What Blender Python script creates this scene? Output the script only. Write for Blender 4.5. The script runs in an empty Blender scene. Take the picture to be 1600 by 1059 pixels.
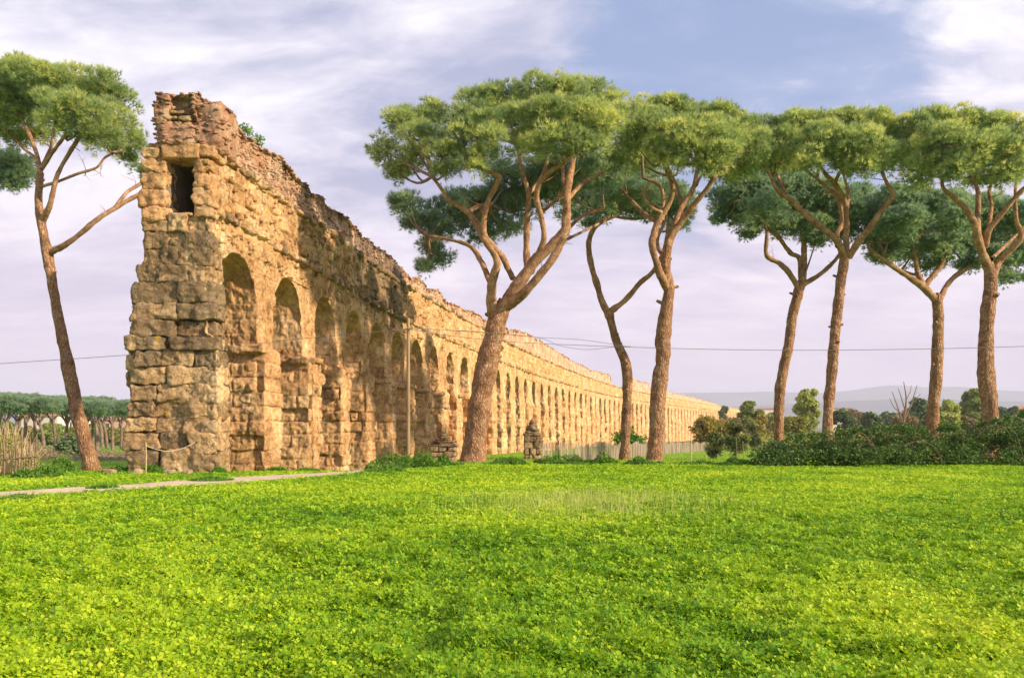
import bpy, math, random
import numpy as np
random.seed(7)
RNG = np.random.default_rng(11)
# ------------------------------------------------------------------ camera
F = 1300.0; HY = 662.0; CH = 1.6           # focal length in photo pixels, horizon row, eye height
sc = bpy.context.scene
cam_d = bpy.data.cameras.new('camera'); cam = bpy.data.objects.new('camera', cam_d)
sc.collection.objects.link(cam); sc.camera = cam
cam.location = (0, 0, CH); cam.rotation_euler = (math.radians(90), 0, 0)
cam_d.sensor_width = 36; cam_d.lens = 36 * F / 1600; cam_d.shift_y = (HY - 529.5) / 1600
cam_d.clip_end = 60000; cam_d.clip_start = 0.1
# ------------------------------------------------------------------ light
SUN = np.array([0.915, -0.403]); ELEV = math.radians(22)
sd = bpy.data.lights.new('sun', 'SUN'); sd.energy = 5.0; sd.angle = math.radians(1.5); sd.color = (1, 0.82, 0.57)
so = bpy.data.objects.new('sun', sd); sc.collection.objects.link(so)
from mathutils import Vector
tosun = Vector((SUN[0] * math.cos(ELEV), SUN[1] * math.cos(ELEV), math.sin(ELEV)))
so.rotation_euler = tosun.to_track_quat('Z', 'Y').to_euler()
w = bpy.data.worlds.new('World'); sc.world = w; w.use_nodes = True
nt = w.node_tree; nt.nodes.clear()
def N(nt, t, **k):
    n = nt.nodes.new(t)
    for a, b in k.items():
        if a.startswith('i_'):
            n.inputs[a[2:].replace('_', ' ')].default_value = b
        else: setattr(n, a, b)
    return n
def ramp(nt, fac, stops, interp='LINEAR'):
    r = nt.nodes.new('ShaderNodeValToRGB'); e = r.color_ramp.elements; r.color_ramp.interpolation = interp
    e[0].position = stops[0][0]; e[0].color = (*stops[0][1], 1); e[1].position = stops[-1][0]; e[1].color = (*stops[-1][1], 1)
    for p, c in stops[1:-1]:
        x = e.new(p); x.color = (*c, 1)
    nt.links.new(fac, r.inputs[0]); return r.outputs[0]
def mixc(nt, fac, a, b, mode='MIX'):
    m = nt.nodes.new('ShaderNodeMix'); m.data_type = 'RGBA'; m.blend_type = mode
    for sock, v in ((m.inputs[0], fac), (m.inputs[6], a), (m.inputs[7], b)):
        if isinstance(v, (int, float)): sock.default_value = v
        elif isinstance(v, tuple): sock.default_value = (*v, 1)
        else: nt.links.new(v, sock)
    return m.outputs[2]
def math_(nt, op, a, b=None, clamp=False):
    m = nt.nodes.new('ShaderNodeMath'); m.operation = op; m.use_clamp = clamp
    for i, v in enumerate((a, b)):
        if v is None: continue
        if isinstance(v, (int, float)): m.inputs[i].default_value = v
        else: nt.links.new(v, m.inputs[i])
    return m.outputs[0]
sky = N(nt, 'ShaderNodeTexSky', sky_type='NISHITA', sun_disc=False)
sky.sun_elevation = ELEV; sky.sun_rotation = math.atan2(SUN[0], SUN[1]); sky.air_density = 1.0; sky.dust_density = 1.0
tc = N(nt, 'ShaderNodeTexCoord')
sep = N(nt, 'ShaderNodeSeparateXYZ'); nt.links.new(tc.outputs['Generated'], sep.inputs[0])
# project the direction on a high cloud layer so the clouds flatten towards the horizon
den = math_(nt, 'ADD', math_(nt, 'MAXIMUM', sep.outputs[2], 0.0), 0.22)
cx_ = math_(nt, 'DIVIDE', sep.outputs[0], den); cy_ = math_(nt, 'DIVIDE', sep.outputs[1], den)
comb = N(nt, 'ShaderNodeCombineXYZ'); nt.links.new(cx_, comb.inputs[0]); nt.links.new(cy_, comb.inputs[1])
def skynoise(scale, sx, sy, rot, det, rough, dist, loc):
    mp = N(nt, 'ShaderNodeMapping'); mp.inputs['Scale'].default_value = (sx, sy, 1); mp.inputs['Location'].default_value = loc; mp.inputs['Rotation'].default_value = (0, 0, rot)
    nt.links.new(comb.outputs[0], mp.inputs[0]); n = N(nt, 'ShaderNodeTexNoise', i_Scale=scale, i_Detail=det, i_Roughness=rough, i_Distortion=dist); nt.links.new(mp.outputs[0], n.inputs[0]); return n.outputs[0]
big = skynoise(1.0, 0.85, 1.15, 0.45, 5.0, 0.5, 0.5, (3.1, 1.7, 0))
mid = skynoise(2.6, 0.8, 1.25, 0.55, 7.0, 0.56, 0.8, (0.4, 5.2, 0))
fine = skynoise(7.5, 0.7, 1.3, 0.5, 6.0, 0.6, 0.6, (8.4, 2.2, 0))
dirv = Vector(((1180 - 800) / F, 1, (HY - 30) / F)).normalized()
dot = N(nt, 'ShaderNodeVectorMath', operation='DOT_PRODUCT'); nt.links.new(tc.outputs['Generated'], dot.inputs[0]); dot.inputs[1].default_value = dirv
gap = N(nt, 'ShaderNodeMapRange', interpolation_type='SMOOTHSTEP'); gap.inputs['From Min'].default_value = 0.955; gap.inputs['From Max'].default_value = 1.0
nt.links.new(dot.outputs['Value'], gap.inputs[0])
nmix = math_(nt, 'ADD', math_(nt, 'MULTIPLY', big, 0.38), math_(nt, 'ADD', math_(nt, 'MULTIPLY', mid, 0.40), math_(nt, 'MULTIPLY', fine, 0.22)))
# a thinner, bluer stretch of cloud above the middle pines
gm = math_(nt, 'MULTIPLY', math_(nt, 'SUBTRACT', math_(nt, 'ADD', math_(nt, 'MULTIPLY', gap.outputs[0], 0.23), math_(nt, 'SUBTRACT', 1.0, nmix)), 0.625), 8.0, True)
# a bright bank of cloud where the sun side of the sky begins, top right
dotw = N(nt, 'ShaderNodeVectorMath', operation='DOT_PRODUCT'); nt.links.new(tc.outputs['Generated'], dotw.inputs[0]); dotw.inputs[1].default_value = Vector(((1640 - 800) / F, 1, (HY - 60) / F)).normalized()
whi = N(nt, 'ShaderNodeMapRange', interpolation_type='SMOOTHSTEP'); whi.inputs['From Min'].default_value = 0.965; whi.inputs['From Max'].default_value = 1.0
nt.links.new(dotw.outputs['Value'], whi.inputs[0])
nmix2 = math_(nt, 'ADD', math_(nt, 'ADD', math_(nt, 'MULTIPLY', math_(nt, 'SUBTRACT', nmix, 0.5), 1.35), 0.5), math_(nt, 'MULTIPLY', whi.outputs[0], 0.07))
cloud = ramp(nt, nmix2, [(0.39, (0.25, 0.28, 0.42)), (0.45, (0.35, 0.365, 0.485)), (0.505, (0.455, 0.45, 0.555)), (0.56, (0.565, 0.55, 0.63)), (0.63, (0.70, 0.68, 0.72))])
low = N(nt, 'ShaderNodeMapRange', interpolation_type='SMOOTHSTEP'); low.inputs['From Min'].default_value = 0.36; low.inputs['From Max'].default_value = 0.02
nt.links.new(sep.outputs[2], low.inputs[0])
cloud = mixc(nt, math_(nt, 'MULTIPLY', low.outputs[0], 0.72), cloud, (0.57, 0.465, 0.555))
blue = mixc(nt, 1.0, sky.outputs[0], (0.085, 0.085, 0.095), 'MULTIPLY')
blue = mixc(nt, 0.6, blue, (0.16, 0.28, 0.52))
tot = mixc(nt, math_(nt, 'MULTIPLY', gm, 0.72), cloud, blue)
bg = N(nt, 'ShaderNodeBackground'); bg.inputs[1].default_value = 1.0
nt.links.new(tot, bg.inputs[0])
wo = N(nt, 'ShaderNodeOutputWorld'); nt.links.new(bg.outputs[0], wo.inputs[0])
sc.view_settings.view_transform = 'Standard'; sc.view_settings.look = 'None'
sc.view_settings.exposure = 0.70; sc.view_settings.gamma = 1.0
sc.cycles.max_bounces = 6; sc.cycles.diffuse_bounces = 3; sc.cycles.transmission_bounces = 3; sc.cycles.transparent_max_bounces = 6
sc.cycles.volume_bounces = 1; sc.cycles.use_denoising = True
# ------------------------------------------------------------------ helpers
def P(px, py, D):
    return np.array([(px - 800) / F * D, D, CH + (HY - py) / F * D])
def h3(ix, iy, iz, seed=0):
    ix = np.asarray(ix).astype(np.int64); iy = np.asarray(iy).astype(np.int64); iz = np.asarray(iz).astype(np.int64)
    h = (ix * 374761393 + iy * 668265263 + iz * 2147483647 + seed * 1274126177) & 0xffffffff
    h = ((h ^ (h >> 13)) * 1274126177) & 0xffffffff
    h = ((h ^ (h >> 16)) * 2246822519) & 0xffffffff
    return ((h ^ (h >> 15)) & 0xffffff) / float(0x1000000)
def vn(p, scale=1.0, seed=0):
    p = np.asarray(p, float) * scale; i = np.floor(p).astype(np.int64); f = p - i; f = f * f * (3 - 2 * f)
    r = 0
    for a in (0, 1):
        for b in (0, 1):
            for c in (0, 1):
                wgt = (f[..., 0] if a else 1 - f[..., 0]) * (f[..., 1] if b else 1 - f[..., 1]) * (f[..., 2] if c else 1 - f[..., 2])
                r = r + wgt * h3(i[..., 0] + a, i[..., 1] + b, i[..., 2] + c, seed)
    return r * 2 - 1
def fbm(p, scale=1.0, seed=0, o=3, g=0.5):
    r = 0; a = 1; t = 0
    for k in range(o):
        r = r + a * vn(p, scale, seed + 17 * k); t += a; a *= g; scale *= 2.03
    return r / t
def ss(a, b, x):
    t = np.clip((x - a) / (b - a), 0, 1); return t * t * (3 - 2 * t)
def mesh_obj(name, V, Fc, mat=None, parent=None, attrs=None, smooth=True, loc=None):
    V = np.ascontiguousarray(V, dtype=np.float32)
    if loc is not None: V = V - np.array(loc, dtype=np.float32)
    if parent is not None and loc is None:
        V = V - np.array(parent['_o'], dtype=np.float32) if '_o' in parent else V
    if not isinstance(Fc, list): Fc = [Fc]
    me = bpy.data.meshes.new(name)
    me.vertices.add(len(V)); me.vertices.foreach_set('co', V.ravel())
    loops = np.concatenate([f.ravel() for f in Fc]).astype(np.int32)
    cnt = np.concatenate([np.full(len(f), f.shape[1]) for f in Fc]).astype(np.int32)
    st = np.concatenate([[0], np.cumsum(cnt)[:-1]]).astype(np.int32)
    me.loops.add(len(loops)); me.loops.foreach_set('vertex_index', loops)
    me.polygons.add(len(cnt)); me.polygons.foreach_set('loop_start', st); me.polygons.foreach_set('loop_total', cnt)
    me.polygons.foreach_set('use_smooth', np.full(len(cnt), smooth))
    if attrs:
        for k, v in attrs.items():
            a = me.attributes.new(k, 'FLOAT', 'POINT'); a.data.foreach_set('value', np.ascontiguousarray(v, dtype=np.float32))
    me.update(calc_edges=True)
    if mat: me.materials.append(mat)
    o = bpy.data.objects.new(name, me); sc.collection.objects.link(o)
    if parent: o.parent = parent
    if loc is not None: o.location = loc
    return o
def tag(o, label=None, cat=None, group=None, kind=None):
    for k, v in (('label', label), ('category', cat), ('group', group), ('kind', kind)):
        if v: o[k] = v
    return o
def thing(name, label, cat, loc=(0, 0, 0), group=None):
    o = bpy.data.objects.new(name, None); sc.collection.objects.link(o); o.location = loc; o['_o'] = [float(v) for v in loc]
    o.empty_display_size = 0.3
    return tag(o, label, cat, group)
def gridf(nr, nc, closed=False, off=0):
    c = nc if closed else nc - 1
    r, q = np.meshgrid(np.arange(nr - 1), np.arange(c), indexing='ij'); q2 = (q + 1) % nc
    return (np.stack([r * nc + q, r * nc + q2, (r + 1) * nc + q2, (r + 1) * nc + q], -1).reshape(-1, 4) + off)
class MB:
    def __init__(s): s.v = []; s.f = []; s.n = 0; s.a = {}
    def add(s, v, f, **at):
        s.v.append(v); s.f.append(f + s.n); 
        for k, x in at.items(): s.a.setdefault(k, []).append(np.broadcast_to(np.asarray(x, float), (len(v),)))
        s.n += len(v)
    def build(s, name, mat, parent=None, smooth=True, loc=None):
        if not s.v: return None
        fs = {}
        for f in s.f: fs.setdefault(f.shape[1], []).append(f)
        return mesh_obj(name, np.concatenate(s.v), [np.concatenate(x) for x in fs.values()], mat, parent, {k: np.concatenate(x) for k, x in s.a.items()}, smooth, loc)
_ct = {}
def cube_t(n):
    if n in _ct: return _ct[n]
    vs = {}; fs = []
    def vi(p):
        k = tuple(int(round(c * n)) for c in p)
        if k not in vs: vs[k] = len(vs)
        return vs[k]
    for ax in range(3):
        for sgn in (-1, 1):
            for i in range(n):
                for j in range(n):
                    q = []
                    for (a, b) in ((i, j), (i + 1, j), (i + 1, j + 1), (i, j + 1)):
                        p = [0, 0, 0]; p[ax] = sgn; p[(ax + 1) % 3] = -1 + 2 * a / n; p[(ax + 2) % 3] = -1 + 2 * b / n; q.append(vi(p))
                    fs.append(q if sgn > 0 else q[::-1])
    V = np.array([k for k in vs], float) / n
    _ct[n] = (V, np.array(fs)); return _ct[n]
def stone(mb, c, hs, axes=None, seed=0, n=8, rough=0.05, rnd=8, **at):
    """a weathered block: centre c, half sizes hs, axes (3x3 rows)"""
    V, Fc = cube_t(n); p = V / (np.sum(np.abs(V) ** rnd, 1) ** (1 / rnd))[:, None] * 0.97
    
    q = p * np.array(hs)
    d = fbm(q + seed * 3.7, 2.2, seed, 3)[:, None] * rough * 2.6 + fbm(q + seed, 6.0, seed + 5, 3)[:, None] * rough * 1.4 - np.abs(vn(q + seed, 3.6, seed + 9))[:, None] * rough * 1.2
    nn = p / np.linalg.norm(p, axis=1)[:, None]
    q = q + nn * d
    q = q * (1 + 0.10 * np.array([vn(np.array([[seed * 1.3, k, 0.5]]), 1, 3)[0] * (1) for k in range(3)]))
    if axes is not None: q = q @ np.array(axes)
    mb.add(q + np.array(c), Fc, **at)
def tube(mb, pts, rad, ns=10, seed=0, rough=0.0, cap=True, **at):
    pts = np.array(pts, float); rad = np.broadcast_to(np.array(rad, float), (len(pts),))
    t = np.gradient(pts, axis=0); t /= np.linalg.norm(t, axis=1)[:, None] + 1e-9
    ref = np.array([0.3, 1, 0.15]); ref = ref / np.linalg.norm(ref)
    rings = []; a = np.arange(ns) * 2 * np.pi / ns
    for k in range(len(pts)):
        u = np.cross(t[k], ref)
        if np.linalg.norm(u) < 0.15: u = np.cross(t[k], np.array([1, 0, 0.]))
        u /= np.linalg.norm(u); v = np.cross(t[k], u)
        rings.append(pts[k] + rad[k] * (np.cos(a)[:, None] * u + np.sin(a)[:, None] * v))
    R = np.array(rings)
    if rough:
        dirs = R - pts[:, None]; 
        R = R + dirs * (rough * fbm(R + seed, 2.2, seed, 2)[..., None] + rough * 0.7 * vn(R * np.array([1, 1, 0.45]) + seed, 9.0, seed + 1)[..., None])
    V = R.reshape(-1, 3); Fc = gridf(len(pts), ns, True)
    mb.add(V, Fc, **at)
    if cap:
        mb.add(np.vstack([R[-1], pts[-1:]]), np.array([[i, (i + 1) % ns, ns, ns] for i in range(ns)])[:, :3], **at)
def smooth_pts(pts, n=6):
    """Catmull-Rom through rows (x,y,z,r)"""
    p = np.array(pts, float); p = np.vstack([2 * p[0] - p[1], p, 2 * p[-1] - p[-2]]); out = []
    for i in range(1, len(p) - 2):
        for t in np.linspace(0, 1, n, endpoint=False):
            out.append(0.5 * ((2 * p[i]) + (-p[i - 1] + p[i + 1]) * t + (2 * p[i - 1] - 5 * p[i] + 4 * p[i + 1] - p[i + 2]) * t * t + (-p[i - 1] + 3 * p[i] - 3 * p[i + 1] + p[i + 2]) * t ** 3))
    out.append(p[-2]); return np.array(out)
# ------------------------------------------------------------------ materials
def mat(name):
    m = bpy.data.materials.new(name); m.use_nodes = True; t = m.node_tree; t.nodes.clear()
    o = N(t, 'ShaderNodeOutputMaterial'); b = N(t, 'ShaderNodeBsdfPrincipled'); t.links.new(b.outputs[0], o.inputs[0])
    b.inputs['Roughness'].default_value = 0.9; b.inputs['Specular IOR Level'].default_value = 0.15
    return m, t, b, o
def coord(t, scale=(1, 1, 1)):
    c = N(t, 'ShaderNodeNewGeometry'); m = N(t, 'ShaderNodeMapping'); m.inputs['Scale'].default_value = scale
    t.links.new(c.outputs['Position'], m.inputs[0]); return m.outputs[0]
def noise(t, co, s, d=4.0, r=0.55, dist=0.0):
    n = N(t, 'ShaderNodeTexNoise', i_Scale=s, i_Detail=d, i_Roughness=r, i_Distortion=dist); t.links.new(co, n.inputs[0]); return n.outputs[0]
def bump(t, b, h, strength=0.5, dist=0.05, prev=None):
    n = N(t, 'ShaderNodeBump'); n.inputs['Strength'].default_value = strength; n.inputs['Distance'].default_value = dist
    t.links.new(h, n.inputs['Height'])
    if prev: t.links.new(prev, n.inputs['Normal'])
    if b: t.links.new(n.outputs[0], b.inputs['Normal'])
    return n.outputs[0]
def attr(t, name):
    a = N(t, 'ShaderNodeAttribute', attribute_name=name); return a.outputs['Fac']
def stone_mat(name, cols, darkc=(0.135, 0.10, 0.062), dark=0.60, streak=True):
    m, t, b, o = mat(name); co = coord(t); cs = coord(t, (1, 1, 0.28))
    base = ramp(t, noise(t, co, 0.55, 5, 0.6, 0.6), [(0.30, cols[0]), (0.48, cols[1]), (0.60, cols[2]), (0.74, cols[3])])
    base = mixc(t, 0.8, base, ramp(t, attr(t, 'blk'), [(0.0, (0.74, 0.70, 0.66)), (0.35, (0.94, 0.92, 0.88)), (0.75, (1.04, 1.01, 0.98)), (1.0, (1.16, 1.15, 1.10))]), 'MULTIPLY')
    base = mixc(t, 0.85, base, ramp(t, noise(t, coord(t, (1, 1, 0.55)), 4.5, 7, 0.74, 0.5), [(0.33, (0.42, 0.34, 0.27)), (0.45, (0.98, 0.96, 0.93)), (0.62, (1.34, 1.30, 1.22))]), 'MULTIPLY')
    base = mixc(t, 0.75, base, ramp(t, noise(t, coord(t, (1, 1, 0.7)), 1.25, 6, 0.72, 0.7), [(0.34, (0.52, 0.44, 0.37)), (0.43, (0.95, 0.92, 0.88)), (0.54, (1.10, 1.08, 1.05)), (0.66, (1.25, 1.23, 1.18))]), 'MULTIPLY')
    # lichen and soot, in patches that drip downwards
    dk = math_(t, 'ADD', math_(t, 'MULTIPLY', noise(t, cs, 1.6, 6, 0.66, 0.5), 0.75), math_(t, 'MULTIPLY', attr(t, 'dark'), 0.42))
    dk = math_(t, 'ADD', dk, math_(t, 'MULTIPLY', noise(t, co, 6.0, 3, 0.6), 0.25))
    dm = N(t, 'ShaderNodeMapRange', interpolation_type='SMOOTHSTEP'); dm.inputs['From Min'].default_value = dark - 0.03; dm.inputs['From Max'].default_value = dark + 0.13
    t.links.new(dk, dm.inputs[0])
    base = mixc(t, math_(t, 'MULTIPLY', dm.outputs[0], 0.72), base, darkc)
    # pale lichen flecks
    fl = ramp(t, noise(t, co, 11.0, 4, 0.7), [(0.58, (0, 0, 0)), (0.62, (1, 1, 1))])
    sp_ = ramp(t, noise(t, co, 9.0, 6, 0.8, 0.3), [(0.38, (1, 1, 1)), (0.43, (0, 0, 0))]); base = mixc(t, math_(t, 'MULTIPLY', sp_, 0.55), base, (0.17, 0.10, 0.055))
    base = mixc(t, math_(t, 'MULTIPLY', fl, 0.45), base, (0.62, 0.56, 0.44))
    yl = math_(t, 'MULTIPLY', ramp(t, noise(t, co, 1.9, 3, 0.5), [(0.70, (0, 0, 0)), (0.73, (1, 1, 1))]), 0.8)
    base = mixc(t, yl, base, (0.62, 0.38, 0.03))
    nd = N(t, 'ShaderNodeTexNoise', i_Scale=2.2, i_Detail=4.0, i_Roughness=0.7); t.links.new(co, nd.inputs[0])
    wv_ = N(t, 'ShaderNodeVectorMath', operation='MULTIPLY_ADD'); t.links.new(nd.outputs['Color'], wv_.inputs[0]); wv_.inputs[1].default_value = (0.7, 0.7, 0.7); t.links.new(co, wv_.inputs[2])
    ck = N(t, 'ShaderNodeTexVoronoi', i_Scale=1.9, feature='DISTANCE_TO_EDGE'); t.links.new(wv_.outputs[0], ck.inputs[0])
    ckm = ramp(t, ck.outputs['Distance'], [(0.0, (0.45, 0.38, 0.32)), (0.035, (1, 1, 1))])
    base = mixc(t, 0.75, base, ckm, 'MULTIPLY')
    t.links.new(base, b.inputs['Base Color'])
    v = N(t, 'ShaderNodeTexVoronoi', i_Scale=5.0); t.links.new(co, v.inputs[0])
    p0 = bump(t, None, noise(t, coord(t, (1, 1, 0.22)), 4.5, 5, 0.65, 0.8), 0.75, 0.10)
    p1 = bump(t, None, noise(t, co, 3.5, 8, 0.72, 0.6), 1.0, 0.16, p0)
    p2 = bump(t, None, v.outputs['Distance'], 0.6, 0.05, p1)
    p3 = bump(t, None, ckm, 0.8, 0.04, p2)
    bump(t, b, noise(t, co, 20.0, 5, 0.75), 0.8, 0.045, p3)
    return m
M = {}
M['tufa'] = stone_mat('tufa_stone', [(0.46, 0.26, 0.125), (0.67, 0.415, 0.215), (0.79, 0.535, 0.31), (0.86, 0.67, 0.46)])
M['tufa_dark'] = stone_mat('weathered_tufa_stone', [(0.47, 0.31, 0.17), (0.64, 0.44, 0.25), (0.74, 0.55, 0.34), (0.82, 0.67, 0.47)], dark=0.56)
M['monument'] = stone_mat('rubble_masonry', [(0.42, 0.27, 0.16), (0.50, 0.36, 0.22), (0.56, 0.42, 0.28), (0.62, 0.50, 0.38)], dark=0.56)
def brick_mat():
    m, t, b, o = mat('roman_brick'); co = coord(t); cs = coord(t, (1, 1, 0.22))
    base = ramp(t, noise(t, co, 0.9, 5, 0.6, 0.5), [(0.32, (0.48, 0.25, 0.155)), (0.45, (0.66, 0.37, 0.235)), (0.55, (0.74, 0.49, 0.33)), (0.68, (0.80, 0.63, 0.47))])
    base = mixc(t, 0.8, base, ramp(t, noise(t, co, 7, 5, 0.7), [(0.3, (0.55, 0.5, 0.46)), (0.5, (1, 1, 1)), (0.7, (1.3, 1.28, 1.2))]), 'MULTIPLY')
    # thin brick courses
    z = N(t, 'ShaderNodeSeparateXYZ'); t.links.new(co, z.inputs[0])
    zz = math_(t, 'ADD', math_(t, 'MULTIPLY', z.outputs[2], 15.0), math_(t, 'MULTIPLY', noise(t, co, 1.1, 2), 1.6))
    fr = math_(t, 'PINGPONG', zz, 0.5)
    jm = ramp(t, fr, [(0.0, (0.55, 0.55, 0.55)), (0.22, (1, 1, 1))])
    base = mixc(t, 0.4, base, jm, 'MULTIPLY')
    dk = math_(t, 'ADD', noise(t, cs, 1.3, 6, 0.68, 0.4), math_(t, 'MULTIPLY', attr(t, 'dark'), 0.25))
    dm = ramp(t, dk, [(0.56, (0, 0, 0)), (0.70, (1, 1, 1))])
    base = mixc(t, math_(t, 'MULTIPLY', dm, 0.7), base, (0.11, 0.095, 0.085))
    t.links.new(base, b.inputs['Base Color'])
    p = bump(t, None, noise(t, co, 3.2, 8, 0.74, 0.5), 1.0, 0.22)
    p = bump(t, None, fr, 0.35, 0.02, p)
    bump(t, b, noise(t, co, 17, 5, 0.75), 0.9, 0.05, p)
    return m
M['brick'] = brick_mat()
def simple(name, c1, c2, s=6.0, bs=0.3, rough=0.85, stretch=(1, 1, 1), bd=0.02):
    m, t, b, o = mat(name); co = coord(t, stretch)
    t.links.new(ramp(t, noise(t, co, s, 5, 0.6), [(0.35, c1), (0.65, c2)]), b.inputs['Base Color'])
    bump(t, b, noise(t, co, s * 3, 5, 0.65), bs, bd); b.inputs['Roughness'].default_value = rough
    return m
def bark_mat(name, lo, mid, hi, plate=True):
    m, t, b, o = mat(name); co = coord(t, (1, 1, 0.40))
    v = N(t, 'ShaderNodeTexVoronoi', i_Scale=9.5, feature='DISTANCE_TO_EDGE'); 
    nn = N(t, 'ShaderNodeTexNoise', i_Scale=3.0, i_Detail=3.0); t.links.new(co, nn.inputs[0])
    ad = N(t, 'ShaderNodeVectorMath', operation='MULTIPLY_ADD'); t.links.new(nn.outputs['Color'], ad.inputs[0]); ad.inputs[1].default_value = (0.35, 0.35, 0.35); t.links.new(co, ad.inputs[2])
    t.links.new(ad.outputs[0], v.inputs[0])
    base = ramp(t, noise(t, coord(t), 2.6, 6, 0.7, 0.3), [(0.32, lo), (0.5, mid), (0.68, hi)])
    crack = ramp(t, v.outputs['Distance'], [(0.0, (0.42, 0.36, 0.33)), (0.12, (1, 1, 1))])
    base = mixc(t, 0.9 if plate else 0.6, base, crack, 'MULTIPLY')
    t.links.new(base, b.inputs['Base Color'])
    p = bump(t, None, v.outputs['Distance'], 1.0 if plate else 0.5, 0.12 if plate else 0.05)
    bump(t, b, noise(t, co, 10, 6, 0.75), 0.9, 0.05, p)
    return m
M['bark'] = bark_mat('pine_bark', (0.22, 0.12, 0.07), (0.42, 0.23, 0.13), (0.60, 0.40, 0.25))
M['limb'] = bark_mat('pine_limb_bark', (0.20, 0.115, 0.075), (0.42, 0.235, 0.13), (0.60, 0.40, 0.26), False)
M['pale_bark'] = simple('pale_grove_bark', (0.16, 0.11, 0.085), (0.30, 0.21, 0.16), 2)
M['twig'] = simple('twig_bark', (0.16, 0.11, 0.08), (0.30, 0.21, 0.15), 5)
def leaf_mat(name, stops, trans=0.35, tcol=1.4, patch=0.35, psc=0.7, rough=0.55):
    m, t, b, o = mat(name)
    f = math_(t, 'ADD', math_(t, 'MULTIPLY', attr(t, 'var'), 1 - patch), math_(t, 'MULTIPLY', noise(t, coord(t), psc, 3, 0.55), patch * 1.0))
    c = ramp(t, f, stops); t.links.new(c, b.inputs['Base Color']); b.inputs['Roughness'].default_value = rough
    b.inputs['Specular IOR Level'].default_value = 0.25
    tr = N(t, 'ShaderNodeBsdfTranslucent'); t.links.new(mixc(t, 1.0, c, (tcol, tcol, tcol * 0.7), 'MULTIPLY'), tr.inputs[0])
    mx = N(t, 'ShaderNodeMixShader'); mx.inputs[0].default_value = trans
    t.links.new(b.outputs[0], mx.inputs[1]); t.links.new(tr.outputs[0], mx.inputs[2]); t.links.new(mx.outputs[0], o.inputs[0])
    return m
M['needle'] = leaf_mat('pine_needles', [(0.12, (0.12, 0.20, 0.11)), (0.36, (0.28, 0.38, 0.18)), (0.60, (0.50, 0.57, 0.23)), (0.84, (0.76, 0.72, 0.30))], 0.55, 1.3, 0.45, 0.50)
M['needle_blue'] = leaf_mat('blue_green_pine_needles', [(0.12, (0.10, 0.19, 0.15)), (0.4, (0.22, 0.34, 0.26)), (0.65, (0.38, 0.49, 0.31)), (0.9, (0.56, 0.60, 0.34))], 0.55, 1.3, 0.5, 0.5)
M['clover'] = leaf_mat('clover_leaves', [(0.14, (0.03, 0.12, 0.006)), (0.34, (0.17, 0.36, 0.010)), (0.55, (0.38, 0.54, 0.014)), (0.80, (0.62, 0.72, 0.04)), (0.96, (0.80, 0.56, 0.05))], 0.35, 1.25, 0.40, 0.5)
M['weed'] = leaf_mat('weed_leaves', [(0.1, (0.03, 0.11, 0.015)), (0.5, (0.12, 0.28, 0.03)), (0.9, (0.36, 0.50, 0.08))], 0.3, 1.2)
M['bramble'] = leaf_mat('bramble_leaves', [(0.1, (0.025, 0.06, 0.018)), (0.42, (0.075, 0.155, 0.035)), (0.68, (0.18, 0.28, 0.06)), (0.9, (0.32, 0.33, 0.09))], 0.25, 1.2, 0.4, 0.8)
M['evergreen'] = leaf_mat('evergreen_leaves', [(0.1, (0.07, 0.12, 0.06)), (0.5, (0.14, 0.21, 0.10)), (0.9, (0.26, 0.33, 0.14))], 0.2)
M['midgreen'] = leaf_mat('broadleaf_leaves', [(0.1, (0.13, 0.18, 0.06)), (0.5, (0.28, 0.34, 0.10)), (0.9, (0.46, 0.48, 0.17))], 0.3)
M['olive'] = leaf_mat('olive_shrub_leaves', [(0.1, (0.05, 0.085, 0.03)), (0.5, (0.13, 0.17, 0.06)), (0.9, (0.27, 0.29, 0.12))], 0.3)
M['palegreen'] = leaf_mat('pale_leaves', [(0.1, (0.22, 0.27, 0.08)), (0.5, (0.42, 0.47, 0.15)), (0.9, (0.62, 0.62, 0.26))], 0.4)
M['yellowleaf'] = leaf_mat('autumn_leaves', [(0.1, (0.16, 0.16, 0.04)), (0.5, (0.34, 0.28, 0.06)), (0.9, (0.58, 0.42, 0.08))], 0.3)
M['dryleaf'] = leaf_mat('dry_brush', [(0.1, (0.16, 0.12, 0.08)), (0.5, (0.30, 0.23, 0.14)), (0.9, (0.42, 0.34, 0.20))], 0.25)
M['straw'] = leaf_mat('straw_stalks', [(0.1, (0.30, 0.40, 0.08)), (0.5, (0.48, 0.52, 0.14)), (0.9, (0.66, 0.62, 0.28))], 0.3)
M['bigbrush'] = leaf_mat('yellow_brush', [(0.1, (0.10, 0.14, 0.03)), (0.5, (0.28, 0.28, 0.06)), (0.9, (0.5, 0.42, 0.13))], 0.3)
M['dirt'] = simple('path_dirt', (0.52, 0.40, 0.25), (0.74, 0.60, 0.41), 1.6, 0.6, 0.95, (1, 1, 1), 0.03)
M['wood'] = simple('grey_paling_wood', (0.20, 0.14, 0.10), (0.74, 0.62, 0.50), 3, 0.5, 0.85, (3, 1, 0.1))
M['pole'] = simple('utility_pole_wood', (0.26, 0.18, 0.10), (0.38, 0.27, 0.16), 4, 0.4, 0.8, (1, 1, 0.15))
M['wire'] = simple('cable', (0.20, 0.18, 0.19), (0.26, 0.24, 0.25), 4, 0.1, 0.5)
M['rope'] = simple('rope_fibre', (0.50, 0.42, 0.28), (0.66, 0.58, 0.42), 14, 0.3)
M['stake'] = simple('stake_wood', (0.50, 0.36, 0.20), (0.66, 0.50, 0.30), 8, 0.3)
M['plaster'] = simple('pale_plaster', (0.62, 0.56, 0.50), (0.72, 0.66, 0.60), 0.1, 0.1)
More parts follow.
